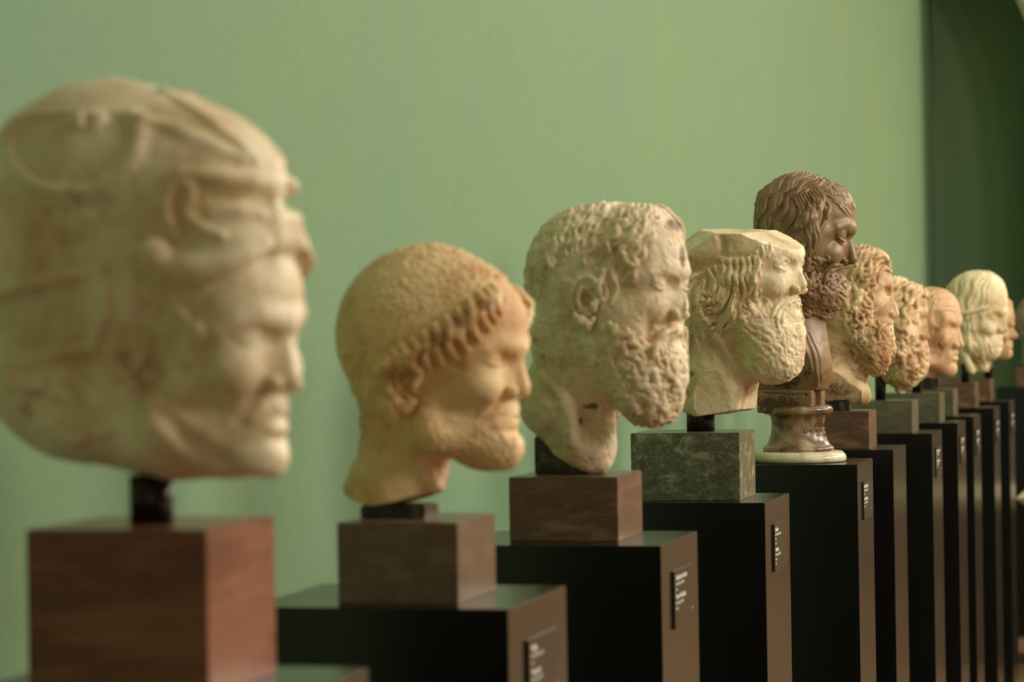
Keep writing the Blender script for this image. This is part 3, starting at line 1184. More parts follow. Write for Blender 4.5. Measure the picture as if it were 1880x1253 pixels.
def base_block(k, e):
    x, y = plinth_centre(k)
    ro, w, fo, dp, h, mat = BASES[k]
    xr = PW / 2 + ro * D
    if k == 1:
        yf = (PL_D[1] + 0.2) * D
        a, b = ray_px(47, 976), ray_px(378, 974)
        pa, pb = CAMP + a * (yf / a[1]), CAMP + b * (yf / b[1])
        x0_, x1_ = pa[0] - x, pb[0] - x
        h = (pb[2] - PT) / D
        xr, w = x1_, (x1_ - x0_) / D
    y0 = -D / 2 + fo * D
    o = box('stone_base', xr - w * D, xr, y0, y0 + dp * D, 0, h * D, mat, e, 0.0012)
    return h * D


def adopt(o, e):
    o.parent = e
    o.location = o.location - e.location
    return o


def rod(k, e, u, v_top, hb, r_px, name='support_rod', mat=None, square=False, rough=0.0, dy=0.0, ry=None):
    """upright between the base top (height hb over the plinth) and the stone above, centred at photo column u"""
    sc = px_scale(k)
    P = px_world(k, u, v_top, dy)
    x, y = P[0] - e.location[0], P[1] - e.location[1]
    zt = P[2] - PT
    r = r_px / sc
    if square:
        ry = (ry or r_px) / sc
        o = box(name, x - r, x + r, y - ry, y + ry, hb, zt, mat or B_DARK, e, 0.002)
    else:
        o = lathe(name, [(r, hb), (r, zt)], mat or SOCKET, None, 48)
        o.location = (x, y, 0)
        o.parent = e
    return o


def head_one(e):
    """youthful head under an animal skin cap: round ear disc, slit eye, short snout over the forehead, flap at the back"""
    H = 520
    S = Sculpt(-90, 620, 120, 915, -300, 300, 3.4, a=34, uc=300)
    P = S.P
    m = dict(crown=(240, 300), back=(-20, 560), brow=(524, 585), nas=(519, 612), tip=(536, 690), base=(516, 718), lu=(514, 745),
             mouth=(510, 765), ll=(512, 787), dent=(506, 806), chin=(508, 845), eye=(445, 606), jaw=(300, 760))
    head_base(S, m, H, crz=0.37, W=.31)
    S.ell(P(420, 540), (108, 128, 110), k=40)
    face(S, m, H, nw=1.1, set_=.045, eyeR=.062, lipr=.025, lid=.15, frown=0, open_=1.2)
    S.ell(P(455, 826), (52, 60, 40), k=30)
    # jaw underside and wide cut neck
    S.ell(P(330, 800), (150, 120, 80), k=40)
    S.ell(P(190, 760), (170, 130, 100), k=50)
    S.ell(P(90, 690), (110, 140, 130), k=40)
    S.plane(P(400, 884), S.hv(0.10, 0, -1), k=10)
    S.plane(P(230, 872), S.hv(-0.16, 0, -1), k=10)
    S.plane(P(95, 842), S.hv(-0.75, 0, -0.8), k=16)
    # hollow under the jaw: the edge of the chin against the neck
    S.lock([(300, 760), (350, 810), (420, 862), (470, 882)], r=(6, 8, 8, 6), k=26, op='sub', lift=.0)
    # cap dome rising to the front
    S.ell(P(200, 345), (265, 195, 205), k=40)
    S.ell(P(330, 350), (205, 160, 150), k=50)
    S.ell(P(110, 430), (190, 190, 190), k=50)
    # snout of the skin over the forehead
    S.chain([P(390, 320), P(455, 340), P(478, 348)], [90, 50, 36], k=40)
    S.chain([P(370, 420), P(440, 415), P(470, 422)], [110, 66, 44], k=30)
    S.slab(370, 530, 386, 470, 56, 26, k=14)
    S.slab(370, 500, 322, 366, 58, 18, k=18)
    S.ell2(425, 446, -62, (72, 52, 52), k=26)
    S.ell2(372, 462, -96, (90, 50, 50), k=30)
    # slit eye and the brow fold above it
    S.lock([(388, 376), (430, 374), (460, 376), (486, 375)], r=(6, 14, 16, 15), k=6, op='sub', lift=.3)
    S.lock([(330, 330), (400, 338), (450, 345), (490, 342)], r=(10, 16, 18, 10), k=14, lift=.1)
    S.lock([(385, 402), (430, 400), (470, 402)], r=(8, 14, 10), k=14, lift=-.1)
    # lower lip roll of the snout, swinging back to the knob
    S.lock([(478, 462), (462, 472), (440, 482), (405, 494), (350, 500), (300, 500), (268, 485)], r=(6, 10, 15, 22, 28, 30, 26), k=22, lift=.05)
    S.ell(S.SP(278, 474) + S.hv(0, 8, 0), (36, 26, 34), k=10)
    S.lock([(490, 478), (475, 486), (440, 506), (380, 540), (340, 590)], r=(10, 13, 13, 10, 6), k=12, op='sub', lift=.3)
    # small curled ear of the skin
    S.lock([(322, 440), (306, 410), (304, 375), (320, 348), (345, 352), (344, 380), (330, 400)], r=(9, 10, 10, 10, 9, 8, 5), k=8, lift=.15)
    S.lock([(345, 410), (370, 430), (400, 440)], r=(10, 12, 8), k=8, lift=.3)
    # round disc on the side of the cap with its raised rim
    circ = [(138 + 118 * math.cos(t), 262 + 96 * math.sin(t)) for t in np.linspace(-0.5, math.pi + .45, 14)]
    S.lock(circ, r=[6] + [16] * 12 + [6], k=16, lift=-.35)
    circ2 = [(138 + 98 * math.cos(t), 260 + 78 * math.sin(t)) for t in np.linspace(-0.3, math.pi + .3, 14)]
    S.lock(circ2, r=(6, 8, 8, 6), k=14, op='sub', lift=-.1)
    S.lock([(128, 232), (150, 222), (152, 240)], r=(8, 10, 8), k=5, lift=.5)
    S.lock([(172, 222), (190, 228), (180, 242)], r=(8, 10, 8), k=5, lift=.5)
    S.lock([(20, 222), (80, 214), (200, 214), (262, 226)], r=(3, 5, 5, 3), k=8, lift=.1)
    S.lock([(262, 228), (320, 250), (380, 280), (440, 300)], r=(6, 9, 9, 5), k=16, lift=-.3)
    S.lock([(300, 170), (370, 225), (420, 265), (462, 300)], r=(6, 9, 9, 4), k=16, lift=-.3)
    S.ell(S.SP(166, 406), (16, 9, 13), k=6)
    # back band and hanging flap
    S.lock([(-60, 548), (0, 536), (70, 520), (140, 506), (190, 500)], r=(9, 11, 11, 11, 8), k=8, lift=.25)
    S.lock([(-60, 562), (0, 552), (70, 538), (150, 522)], r=(6, 8, 8, 5), k=8, op='sub', lift=.1)
    S.lock([(188, 500), (198, 545), (192, 590), (172, 640)], r=(9, 12, 12, 9), k=8, lift=.3)
    S.lock([(0, 668), (50, 666), (110, 650), (165, 640)], r=(10, 11, 11, 8), k=8, lift=.25)
    # ear with hair pressed round it
    S.ear(236, 655, S.yat(236, 655) - 2, 140, tilt=10, k=9, out=.06, dep=.6)
    S.strands([(190, 520), (260, 520), (330, 540), (360, 600), (320, 640), (280, 600), (250, 560), (210, 580)], [(220, 560, -90), (300, 560, -60), (330, 610, -80)], n=26, L=60, step=6,
              r=(10, 13, 12, 5), wave=40, wl=50, spacing=22, k=5, jit=10, lift=.1)
    S.strands([(20, 690), (80, 690), (180, 700), (190, 760), (120, 800), (60, 780)], [(60, 720, -70), (150, 740, -40)], n=22, L=60, step=6, r=(10, 12, 10, 5), wave=30, wl=60, curl=1, spacing=26, k=6, jit=15, lift=-.1)
    return place_sculpt(S, 1, (270, 878), e, MARBLE_SOFT, noise=((120, 4), (40, 1.8), (14, .8)), dy=0.0,
                        stain=[(170, 380, 190, 130, .42), (60, 560, 130, 90, .4), (110, 740, 110, 60, .45), (60, 740, 80, 50, .5), (140, 280, 90, 60, .3), (250, 650, 40, 50, .3), (380, 860, 60, 14, .4)],
                        regions=[('cap', [(-100, 100), (640, 100), (640, 468), (545, 468), (470, 492), (400, 520), (330, 532), (250, 512), (200, 505), (196, 560), (180, 645), (100, 662), (0, 680), (-100, 680)]),
                                 ('hair', [(196, 500), (250, 512), (330, 532), (365, 590), (330, 640), (290, 630), (240, 570), (200, 575)], 2)])



def head_two(e):
    """bearded youth with a fillet and a roll of combed locks"""
    H = 425
    S = Sculpt(600, 985, 430, 960, -170, 170, 2.0, a=25, uc=800)
    m = dict(crown=(800, 449), back=(621, 600), brow=(953, 636), nas=(953, 656), tip=(966, 708), base=(948, 730), lu=(944, 752),
             mouth=(942, 765), ll=(944, 780), dent=(936, 793), chin=(944, 822), eye=(893, 662), jaw=(788, 790))
    head_base(S, m, H, crz=0.38, crfront=0.02)
    S.ell(S.P(878, 590), (75, 92, 75), k=30)
    face(S, m, H, nw=1.2, set_=.045, eyeR=.062, lipr=.022)
    P = S.P
    # cropped beard as a slightly raised cap over the jaw
    for p in S.pair(800, 770, -0.17 * H):
        S.cap(p, P(922, 822), 20, 28, k=20)
    S.ell(P(893, 834), (46, 42, 26), k=16)
    # neck
    S.chain([P(755, 690), P(742, 800), P(735, 860), P(716, 930)], [92, 80, 80, 80], k=30)
    S.chain([P(668, 870), P(664, 900)], [26, 34], k=22)
    # sternomastoid
    S.lock([(715, 745), (760, 830), (800, 905)], [12, 14, 12], k=18, lift=0)
    # cut bottom: oblique break
    S.plane(P(715, 932), S.hv(0.28, 0, -1), k=6)
    S.plane(P(636, 905), S.hv(-1, 0, -0.35), k=6)
    S.plane(P(690, 925), S.hv(-0.25, 0, -1), k=6)
    S.plane(P(665, 860), S.hv(-0.55, -0.55, 0.25) * 1.0 if False else S.hv(-0.9, 0, -0.2), k=8) if False else None
    # moustache and lips shading locks
    S.strands([(880, 742), (935, 742), (915, 775), (880, 790)], [(900, 750, -150), (880, 780, -120)], n=30, L=22, r=(3, 2.6, 1), spacing=5, k=2, jit=10, lift=0.0)
    # beard
    S.strands([(770, 745), (850, 770), (905, 795), (948, 800), (945, 850), (895, 868), (840, 850), (790, 800)],
              [(800, 780, -60), (860, 820, -50), (920, 830, -80), (900, 860, -10)], n=230, L=15, r=(2.8, 2.8, 1.2), spacing=7, k=2, curl=6, alt=True, jit=25, lift=-0.25)
    # ear
    S.ear(748, 700, S.yat(748, 700) - 4, 96, tilt=8, k=4, out=.1)
    # crown hair: low carved wavy strands below a fillet
    crown = [(640, 560), (660, 500), (720, 460), (800, 448), (880, 465), (935, 510), (800, 560), (700, 620), (640, 650), (622, 600)]
    S.strands(crown, [(800, 450, 180), (700, 480, -150), (640, 560, -110), (630, 640, -95), (720, 600, -120), (880, 480, 150)],
              n=240, L=60, step=4, r=(3.4, 3.2, 1.2), wave=26, wl=46, spacing=10, k=3, jit=5, lift=-0.72)
    # fillet
    S.lock([(628, 652), (700, 634), (780, 590), (850, 550), (900, 522)], r=(4, 4, 3), k=2, lift=-0.1)
    # nape locks
    S.strands([(632, 655), (700, 640), (730, 720), (700, 800), (655, 760)], [(650, 680, -100), (700, 760, -95), (680, 700, -105)], n=90, L=40, r=(5, 4.5, 1.5), wave=22, wl=30,
              spacing=9, k=2, jit=8, lift=-0.1)
    # the roll: thick combed locks along the forehead towards the ear
    S.lock([(905, 562), (872, 586), (828, 618), (780, 648), (738, 668)], r=(6, 13, 17, 17, 12), k=14, lift=0.0, n=8)
    B = S.D.copy()
    roll = smooth_curve(np.array([(906, 534), (880, 545), (840, 575), (800, 603), (760, 630), (725, 650), (702, 668)], float), 2)
    for i, (u, v) in enumerate(roll):
        t = i / (len(roll) - 1)
        ln = 22 + 50 * math.sin(min(1, .12 + t * 1.0) * math.pi) ** 0.8
        j = (i * 37 % 11) / 11 - .5
        du, dv = 0.25 * ln * (1 - t * .6), 0.95 * ln
        c = 10 + 5 * j
        S.lock([(u - 4, v - 6), (u - 4 + c, v + dv * .25), (u + du * .5 - c * .9, v + dv * .6), (u + du + 4 * j, v + dv)], r=(6, 9.5, 10.5, 5), k=1, lift=0.75, n=7, B=B)
        S.lock([(u + 9, v + 4), (u + 9 + c, v + dv * .35), (u + 12 + du * .5 - c * .9, v + dv * .65)], r=(3, 4.5, 4), k=2, lift=0.1, n=7, B=B, op='sub')
    return place_sculpt(S, 2, (718, 932), e, MARBLE_WARM, noise=((60, 1.6), (14, .7), (5, .35)),
                             stain=[(885, 562, 26, 20, .68), (845, 590, 30, 24, .72), (805, 622, 32, 26, .72), (765, 650, 28, 22, .68), (740, 740, 20, 30, .4), (940, 530, 20, 20, .3), (700, 905, 40, 25, .3)],
        regions=[('hair', [(600, 440), (820, 440), (930, 480), (960, 540), (915, 560), (905, 600), (850, 650), (800, 690), (765, 690), (765, 640), (720, 660), (720, 740), (735, 770), (650, 770), (600, 700)]),
                 ('beard', [(770, 740), (860, 770), (905, 795), (960, 800), (960, 880), (840, 880), (790, 820)])])


def head_three(e):
    """herm head with long beard, rolled nape hair and a broken chest"""
    H = 350
    S = Sculpt(940, 1285, 360, 885, -150, 150, 1.6, a=28, uc=1126)
    P = S.P
    m = dict(crown=(1126, 373), back=(969, 508), brow=(1250, 500), nas=(1250, 522), tip=(1258, 566), base=(1246, 588), lu=(1244, 612),
             mouth=(1240, 624), ll=(1243, 638), dent=(1240, 655), chin=(1240, 690), eye=(1216, 522), jaw=(1110, 640))
    head_base(S, m, H, crz=0.37, W=.3)
    S.ell(P(1178, 440), (62, 78, 62), k=25)
    face(S, m, H, nw=1.0, set_=.04, eyeR=.06, chin=False)
    # beard mass
    S.ell(P(1190, 690), (60, 78, 84), k=25)
    S.ell(P(1165, 660), (70, 88, 80), k=25)
    S.ell(P(1195, 735), (42, 55, 40), k=18)
    S.ell2(1140, 610, -80, (45, 28, 60), k=20)
    # nape roll of hair
    S.ell(P(1027, 620), (60, 78, 40), k=12)
    S.ell(P(1050, 650), (60, 75, 40), k=20)
    # neck and chest fragment
    S.chain([P(1080, 640), P(1050, 730), P(1070, 820)], [78, 86, 62], k=25)
    S.ell(P(1035, 735), (82, 98, 82), k=20)
    S.chain([P(1075, 760), P(1092, 846)], [44, 26], k=15)
    S.ell(P(1104, 848), (15, 26, 18), k=8)
    S.plane(P(958, 745), S.hv(-0.95, -.25, -0.15), k=6)
    S.plane(P(965, 800), S.hv(-0.85, 0.05, -0.6), k=10)
    S.plane(P(1043, 840), S.hv(-0.46, 0, -.89), k=5)
    S.lock([(1000, 690), (1040, 740), (1050, 810)], r=(10, 12, 8), k=14, lift=-.2)
    # ear
    S.ear(1078, 555, S.yat(1078, 555) - 2, 88, tilt=4, k=4, out=.04, thick=.07, wide=.44)
    # hair
    hairp = [(972, 560), (968, 480), (1000, 420), (1060, 385), (1130, 370), (1190, 382), (1225, 408), (1190, 420), (1160, 450), (1120, 500), (1060, 510), (1040, 570), (1000, 580)]
    fld = [(1225, 400, -95), (1200, 400, -115), (1150, 390, -130), (1100, 400, -140), (1040, 420, -125), (985, 480, -100), (975, 560, -85), (1060, 500, -118), (1120, 480, -105), (1030, 570, -85)]
    S.comb([(1212, 394), (1195, 384), (1160, 375), (1120, 374), (1080, 378), (1040, 390), (1005, 415), (982, 455)], fld, 26, 190, (4.5, 7, 7, 6.5, 3.5), step=4, wave=40, wl=46, k=1.6, jit=2, lift=.08, slow=.25)
    S.comb([(1190, 400), (1140, 395), (1080, 405), (1030, 430), (995, 475)], fld, 15, 110, (3.5, 5.5, 5.5, 2.5), step=4, wave=40, wl=46, k=1.6, jit=4, lift=.2, slow=.3)
    # temple and brow locks
    for pts in ([(1182, 410), (1170, 440), (1150, 462)], [(1180, 402), (1165, 418), (1150, 448), (1140, 470)], 
                [(1160, 430), (1140, 455), (1145, 485), (1165, 490), (1160, 475)], [(1140, 470), (1122, 500), (1130, 530), (1120, 560)],
                [(1125, 480), (1108, 505), (1112, 540), (1104, 575)], [(1105, 500), (1098, 530), (1104, 560)]):
        S.lock(pts, r=(5, 6.5, 6, 3), k=2.5, lift=.2)
    S.ell(P(957, 584), (15, 90, 11), k=9, op='sub')
    S.ell(P(960, 664), (17, 90, 9), k=10, op='sub')
    # nape locks
    S.strands([(975, 585), (1050, 570), (1075, 610), (1060, 650), (985, 650)], [(1000, 600, -20), (1040, 620, -40), (980, 630, -60)], n=50, L=45, step=4, r=(6, 6, 5, 2.5), wave=45, wl=30, spacing=12, k=2, jit=10)
    # beard curls
    bp = [(1105, 590), (1130, 590), (1165, 620), (1200, 632), (1252, 645), (1256, 690), (1240, 740), (1190, 772), (1140, 772), (1120, 700), (1100, 650)]
    S.strands(bp, [(1110, 600, -80), (1150, 650, -55), (1200, 680, -80), (1240, 680, -95), (1180, 750, -60), (1230, 740, -100)],
              n=120, L=50, step=3.5, r=(6, 7, 6, 3), wave=35, wl=34, curl=2.2, alt=True, spacing=13, k=2, jit=14, lift=.15)
    # moustache
    S.strands([(1195, 600), (1245, 596), (1245, 612), (1200, 640)], [(1220, 605, -150), (1200, 630, -100)], n=18, L=34, r=(5, 5, 2), spacing=7, k=2, lift=.2, curl=1)
    S.lock([(1238, 604), (1215, 612), (1200, 632), (1196, 655)], r=(5, 8, 8, 4), k=3, lift=.4)
    for u, v in ((1128, 660), (1150, 640), (1140, 690), (1165, 670), (1185, 655), (1160, 712), (1190, 695), (1215, 670), (1205, 725), (1178, 740), (1228, 705)):
        S.lock([(u - 3, v - 7), (u + 2, v), (u - 1, v + 8)], r=(3, 4.5, 3), k=3, op='sub', lift=-.2)
    return place_sculpt(S, 3, (1050, 845), e, MARBLE_GREY, noise=((50, 2.2), (16, 1.5), (7, .8)),
                        stain=[(1235, 415, 22, 18, .75), (1250, 470, 8, 40, .7), (1254, 550, 7, 45, .7), (1225, 450, 10, 16, .55), (1085, 745, 22, 10, .6), (1066, 775, 8, 18, .6), (1200, 400, 20, 10, .45), (1160, 760, 60, 16, .42), (1250, 700, 10, 60, .4)],
                        regions=[('hair', hairp[:-2] + [(1030, 575), (1075, 600), (1070, 655), (960, 660), (960, 560)]), ('beard', [(1090, 585), (1130, 585), (1165, 615), (1200, 628), (1290, 632), (1290, 800), (1130, 800), (1120, 720), (1095, 650)])])


def head_four(e):
    """bearded head whose crown was worked flat; thick locks over the ear, long wavy beard"""
    H = 285
    S = Sculpt(1205, 1500, 405, 790, -140, 140, 1.1, a=24, uc=1362)
    P = S.P
    m = dict(crown=(1340, 360), back=(1228, 480), brow=(1464, 470), nas=(1465, 488), tip=(1478, 523), base=(1467, 541), lu=(1466, 560),
             mouth=(1463, 570), ll=(1465, 580), dent=(1458, 592), chin=(1462, 620), eye=(1433, 489), jaw=(1370, 580))
    head_base(S, m, H, crz=0.42, W=.3)
    face(S, m, H, nw=1.1, set_=.035, eyeR=.066, chin=False, lipr=.021, lid=.24)
    # beard mass
    S.ell(P(1420, 630), (50, 66, 66), k=22)
    S.ell(P(1400, 600), (60, 76, 62), k=22)
    S.ell(P(1433, 662), (33, 46, 34), k=16)
    S.ell(P(1405, 668), (36, 52, 30), k=14)
    # hair mass over the ears and the swelling band above it
    S.ell2(1300, 545, -66, (60, 34, 52), k=18)
    S.ell2(1360, 510, -62, (42, 28, 36), k=16)
    S.ell(P(1300, 470), (95, 92, 42), k=14)
    # neck and the wide cut fragment
    S.chain([P(1325, 580), P(1318, 660), P(1318, 730)], [78, 68, 74], k=22)
    S.chain([P(1268, 690), P(1280, 740)], [52, 46], k=18)
    S.chain([P(1345, 720), P(1357, 752)], [32, 30], k=16)
    S.lock([(1310, 610), (1345, 660), (1372, 712)], r=(9, 11, 9), k=14, lift=-.1)
    # worked planes: flat top, flank facets, base cuts
    S.plane(P(1330, 424), S.hv(0.03, -0.078, 1), k=1.0)
    S.plane(P(1425, 441), S.hv(0.42, -0.10, 1), k=1.0)
    S.plane(P(1270, 440), S.hv(-0.55, -0.5, 0.9), k=3)
    S.plane(P(1305, 764), S.hv(0.16, 0, -1), k=2)
    S.plane(P(1262, 752), S.hv(-0.28, 0, -1), k=2)
    S.plane(P(1374, 740), S.hv(1, 0.0, -.16), k=3, win=(1200, 1500, 702, 800))
    S.facet((1288, 690), (1335, 712), (1300, 750), 8, (1277, 1386, 684, 800))
    # hollows between band and cut
    S.lock([(1318, 432), (1327, 452), (1322, 470), (1298, 488), (1262, 506)], r=(4, 7, 7, 6, 4), k=8, op='sub', lift=-.3)
    S.lock([(1330, 470), (1350, 474), (1375, 470), (1395, 452), (1412, 448)], r=(4, 5, 5, 4, 3), k=6, op='sub', lift=-.2)
    S.lock([(1322, 478), (1345, 484), (1372, 480), (1394, 462)], r=(5, 6, 6, 4), k=5, lift=0)
    # ear locks: big S curves
    for pts in ([(1322, 492), (1338, 520), (1330, 552), (1308, 570), (1290, 560)], [(1312, 492), (1325, 522), (1316, 548), (1296, 556), (1284, 540)],
                [(1300, 496), (1310, 520), (1302, 540), (1286, 538)], [(1286, 502), (1270, 518), (1264, 545), (1274, 575), (1290, 590)],
                [(1276, 506), (1258, 525), (1254, 556), (1262, 590)], [(1336, 495), (1350, 522), (1345, 560), (1325, 585), (1300, 594)],
                [(1262, 512), (1246, 530), (1244, 560), (1250, 595)], [(1292, 520), (1280, 545), (1288, 575), (1306, 600)],
                [(1346, 545), (1338, 575), (1318, 600), (1296, 604)], [(1350, 575), (1340, 598), (1322, 608)]):
        S.lock(pts, r=(4.5, 7, 7, 5, 3), k=1.2, lift=.45)
    hf = [(1330, 500, -80), (1330, 540, -100), (1300, 575, -160), (1270, 520, -115), (1255, 550, -95), (1265, 590, -70), (1350, 560, -95), (1310, 510, -75), (1300, 540, -120), (1380, 520, -90)]
    S.strands([(1250, 515), (1300, 495), (1345, 490), (1392, 470), (1398, 510), (1380, 560), (1340, 606), (1270, 606), (1245, 570)], hf, n=70, L=46, step=2.2, r=(1.6, 2.6, 2.4, 1), wave=12, wl=30,
              spacing=6.5, k=.8, jit=6, lift=.35)
    S.strands([(1250, 515), (1300, 495), (1345, 490), (1392, 470), (1398, 510), (1380, 560), (1340, 606), (1270, 606), (1245, 570)], hf, n=90, L=34, step=2, r=(.9, 1.3, .9), wave=10, wl=30,
              spacing=5, k=.6, jit=6, lift=0, op='sub')
    # fringe of short vertical locks
    for i, u in enumerate((1326, 1338, 1350, 1361, 1372, 1383)):
        S.lock([(u, 482 - i * 1.5), (u + 3, 496 - i), (u - 1, 512), (u + 3, 524)], r=(4, 5.2, 5, 3), k=1, lift=.45)
    for pts in ([(1404, 452), (1406, 470), (1398, 488)], [(1412, 450), (1413, 462), (1408, 474)]):
        S.lock(pts, r=(2, 3, 2), k=1.5, lift=.2)
    for pts in ([(1396, 456), (1400, 472), (1391, 490), (1394, 508)], [(1386, 465), (1392, 488), (1382, 512), (1386, 535)],
                [(1374, 500), (1380, 525), (1372, 548), (1378, 570)], [(1362, 515), (1366, 540), (1358, 562), (1364, 585)], [(1388, 520), (1384, 545), (1392, 570)]):
        S.lock(pts, r=(3, 4.4, 4.2, 2.4), k=1.2, lift=.3)
    # beard
    bp = [(1348, 590), (1366, 560), (1392, 530), (1405, 548), (1425, 590), (1445, 592), (1472, 600), (1472, 660), (1440, 698), (1395, 700), (1370, 670), (1350, 625)]
    S.strands(bp, [(1400, 550, -80), (1360, 600, -35), (1390, 620, -40), (1430, 620, -60), (1460, 620, -85), (1385, 670, -35), (1430, 670, -45), (1460, 660, -100)],
              n=230, L=38, step=2.5, r=(3.6, 4.2, 3.8, 1.6), wave=36, wl=26, curl=1.6, alt=True, spacing=6.6, k=1.0, jit=10, lift=.15)
    # moustache
    for pts in ([(1462, 552), (1446, 556), (1434, 566), (1424, 584), (1426, 600)], [(1458, 548), (1440, 551), (1424, 564), (1414, 584)], [(1448, 560), (1436, 574), (1434, 592)]):
        S.lock(pts, r=(3, 4.5, 4.5, 2), k=1.5, lift=.35)
    # nape
    S.strands([(1240, 560), (1275, 590), (1285, 610), (1245, 615)], [(1260, 590, -95)], n=20, L=26, r=(4, 4, 2), wave=25, wl=22, spacing=7, k=1.2)
    return place_sculpt(S, 4, (1318, 762), e, MARBLE_CREAM, noise=((60, 1.3), (18, .9), (7, .4), (3.5, .22)),
                        stain=[(1268, 686, 20, 10, .75), (1262, 722, 16, 22, .5), (1270, 470, 40, 26, .38), (1300, 560, 34, 34, .42), (1400, 640, 40, 30, .4), (1440, 680, 40, 18, .4), (1360, 500, 40, 14, .35)],
                        regions=[('hair', [(1205, 515), (1262, 508), (1300, 490), (1325, 476), (1395, 446), (1412, 446), (1410, 480), (1398, 505), (1395, 530), (1366, 558), (1350, 590), (1330, 612), (1240, 618), (1205, 600)]),
                                 ('beard', [(1350, 590), (1366, 560), (1395, 530), (1420, 552), (1436, 545), (1470, 548), (1462, 566), (1440, 580), (1450, 592), (1500, 598), (1500, 710), (1390, 706), (1365, 675), (1345, 625)])])


def bust_five(e):
    """dark toned bust of the poet: long hair, short curly beard, cloak band over the chest"""
    H = 262
    S = Sculpt(1360, 1590, 305, 775, -125, 125, 1.0, a=10, uc=1472)
    P = S.P
    m = dict(crown=(1465, 317), back=(1380, 400), brow=(1567, 419), nas=(1561, 436), tip=(1572, 477), base=(1552, 488), lu=(1550, 498),
             mouth=(1545, 504), ll=(1547, 512), dent=(1541, 520), chin=(1543, 545), eye=(1538, 440), jaw=(1470, 520))
    head_base(S, m, H, crz=0.42, W=.3, crfront=.09)
    S.ell(P(1506, 388), (58, 64, 54), k=18)
    S.ell(P(1446, 425), (68, 70, 84), k=20)
    face(S, m, H, nw=1.05, set_=.018, eyeR=.064, chin=False, brow_r=.034, sock=1.15, philt=False, hollow=1.5)
    # beard mass
    S.ell(P(1512, 535), (34, 50, 42), k=14)
    S.ell(P(1495, 520), (38, 58, 46), k=16)
    # hair mass to the nape and over the ear
    S.ell2(1470, 430, -62, (46, 26, 70), k=16)
    S.chain([P(1425, 420), P(1420, 500), P(1428, 560)], [60, 54, 42], k=20)
    # neck, chest and cut back plate
    S.chain([P(1465, 520), P(1458, 610)], [54, 56], k=20)
    S.ell(P(1455, 655), (66, 96, 74), k=24)
    S.ell(P(1485, 690), (40, 70, 40), k=16)
    S.plane(P(1400, 700), S.hv(-1, 0, 0.0), k=2)
    S.plane(P(1450, 716), S.hv(0.0, 0, -1), k=3)
    # cloak band crossing the chest
    for g in (-1, 1):
        pts = [S.P(1474, 598, 0) + S.hv(0, g * 30, 0), S.P(1500, 630, 0) + S.hv(-10, g * 48, 0), S.P(1517, 668, 0) + S.hv(-16, g * 52, 0), S.P(1516, 702, 0) + S.hv(-16, g * 46, 0)]
        S.chain(smooth_curve(pts, 4), [9] * 13, k=8)
    S.ell(P(1494, 668), (28, 58, 46), k=12)
    # lower slab and tenon below the chest
    L = S.hv
    for (u0, u1, v0, v1, hw, rr) in ((1400, 1500, 700, 758, 56, 4),):
        S.slab(u0, u1, v0, v1, hw, rr)
    S.slab(1499, 1511, 712, 745, 20, 3)
    S.lock([(1402, 722), (1450, 724), (1496, 724)], r=2.5 and (2.5, 2.5), k=2, op='sub', lift=0)
    for pts in ([(1476, 612), (1490, 650), (1496, 700)], [(1484, 612), (1502, 655), (1506, 705)], [(1470, 625), (1474, 668), (1470, 700)]):
        S.lock(pts, r=(2.5, 3.5, 2.5), k=3, op='sub', lift=-.2)
    S.facet((1470, 640), (1500, 690), (1440, 712), 12, (1380, 1502, 636, 716))
    # hair: long waves from the parting down the back
    hp = [(1378, 430), (1384, 380), (1412, 336), (1460, 316), (1505, 322), (1520, 340), (1512, 372), (1508, 400), (1505, 450), (1490, 480), (1440, 560), (1390, 520)]
    fld = [(1510, 345, -150), (1500, 370, -120), (1460, 330, -140), (1415, 350, -125), (1385, 420, -110), (1440, 400, -112), (1490, 420, -100), (1480, 480, -92), (1420, 500, -95)]
    rt = [(1514, 334), (1490, 322), (1460, 320), (1430, 328), (1404, 352), (1388, 390)]
    S.comb(rt, fld, 25, 200, (3, 4.4, 4.6, 4.6, 3), step=3, wave=27, wl=50, k=.8, jit=1.2, lift=.2, slow=.18, rvar=.25)
    S.comb(rt, fld, 60, 190, (0.8, 1.2, 1.2), step=2.5, wave=27, wl=50, k=.5, jit=1.5, lift=.1, slow=.075, op='sub')
    S.strands([(1500, 322), (1545, 345), (1562, 375), (1540, 385), (1515, 360)], [(1510, 340, -20), (1550, 365, -60), (1530, 365, -40)], n=40, L=30, step=3, r=(1.9, 2.0, .8), wave=14, wl=26, spacing=5, k=1.2, lift=-.1)
    for pts in ([(1500, 372), (1514, 390), (1510, 415), (1496, 436), (1494, 460)], [(1492, 368), (1504, 392), (1498, 418), (1486, 440), (1486, 470)], [(1508, 366), (1520, 384), (1516, 404)],
                [(1482, 380), (1490, 405), (1482, 430), (1474, 460)]):
        S.lock(pts, r=(4, 5, 4.6, 2.5), k=1, lift=.5)
    for i in range(9):
        u0 = 1506 - i * 5.2
        S.lock([(u0 - 6, 352 + i * 2), (u0 + 4, 368 + i * 3), (u0 - 2, 392 + i * 3), (u0 - 10, 414 + i * 3), (u0 - 5, 440 + i * 3), (u0 - 10, 466 + i * 3)], r=(2.5, 4.2, 4.4, 4.2, 2.5), k=1, lift=.25 + .15 * (i % 2))
    # beard curls
    S.strands([(1478, 480), (1500, 470), (1520, 492), (1548, 515), (1546, 550), (1515, 580), (1482, 575), (1470, 520)],
              [(1500, 500, -60), (1530, 530, -80), (1500, 560, -60), (1480, 520, -90)], n=120, L=24, step=2.2, r=(3.6, 4, 3.6, 2), wave=30, wl=18, curl=5, alt=True, spacing=6.6, k=.9, jit=20, lift=.2)
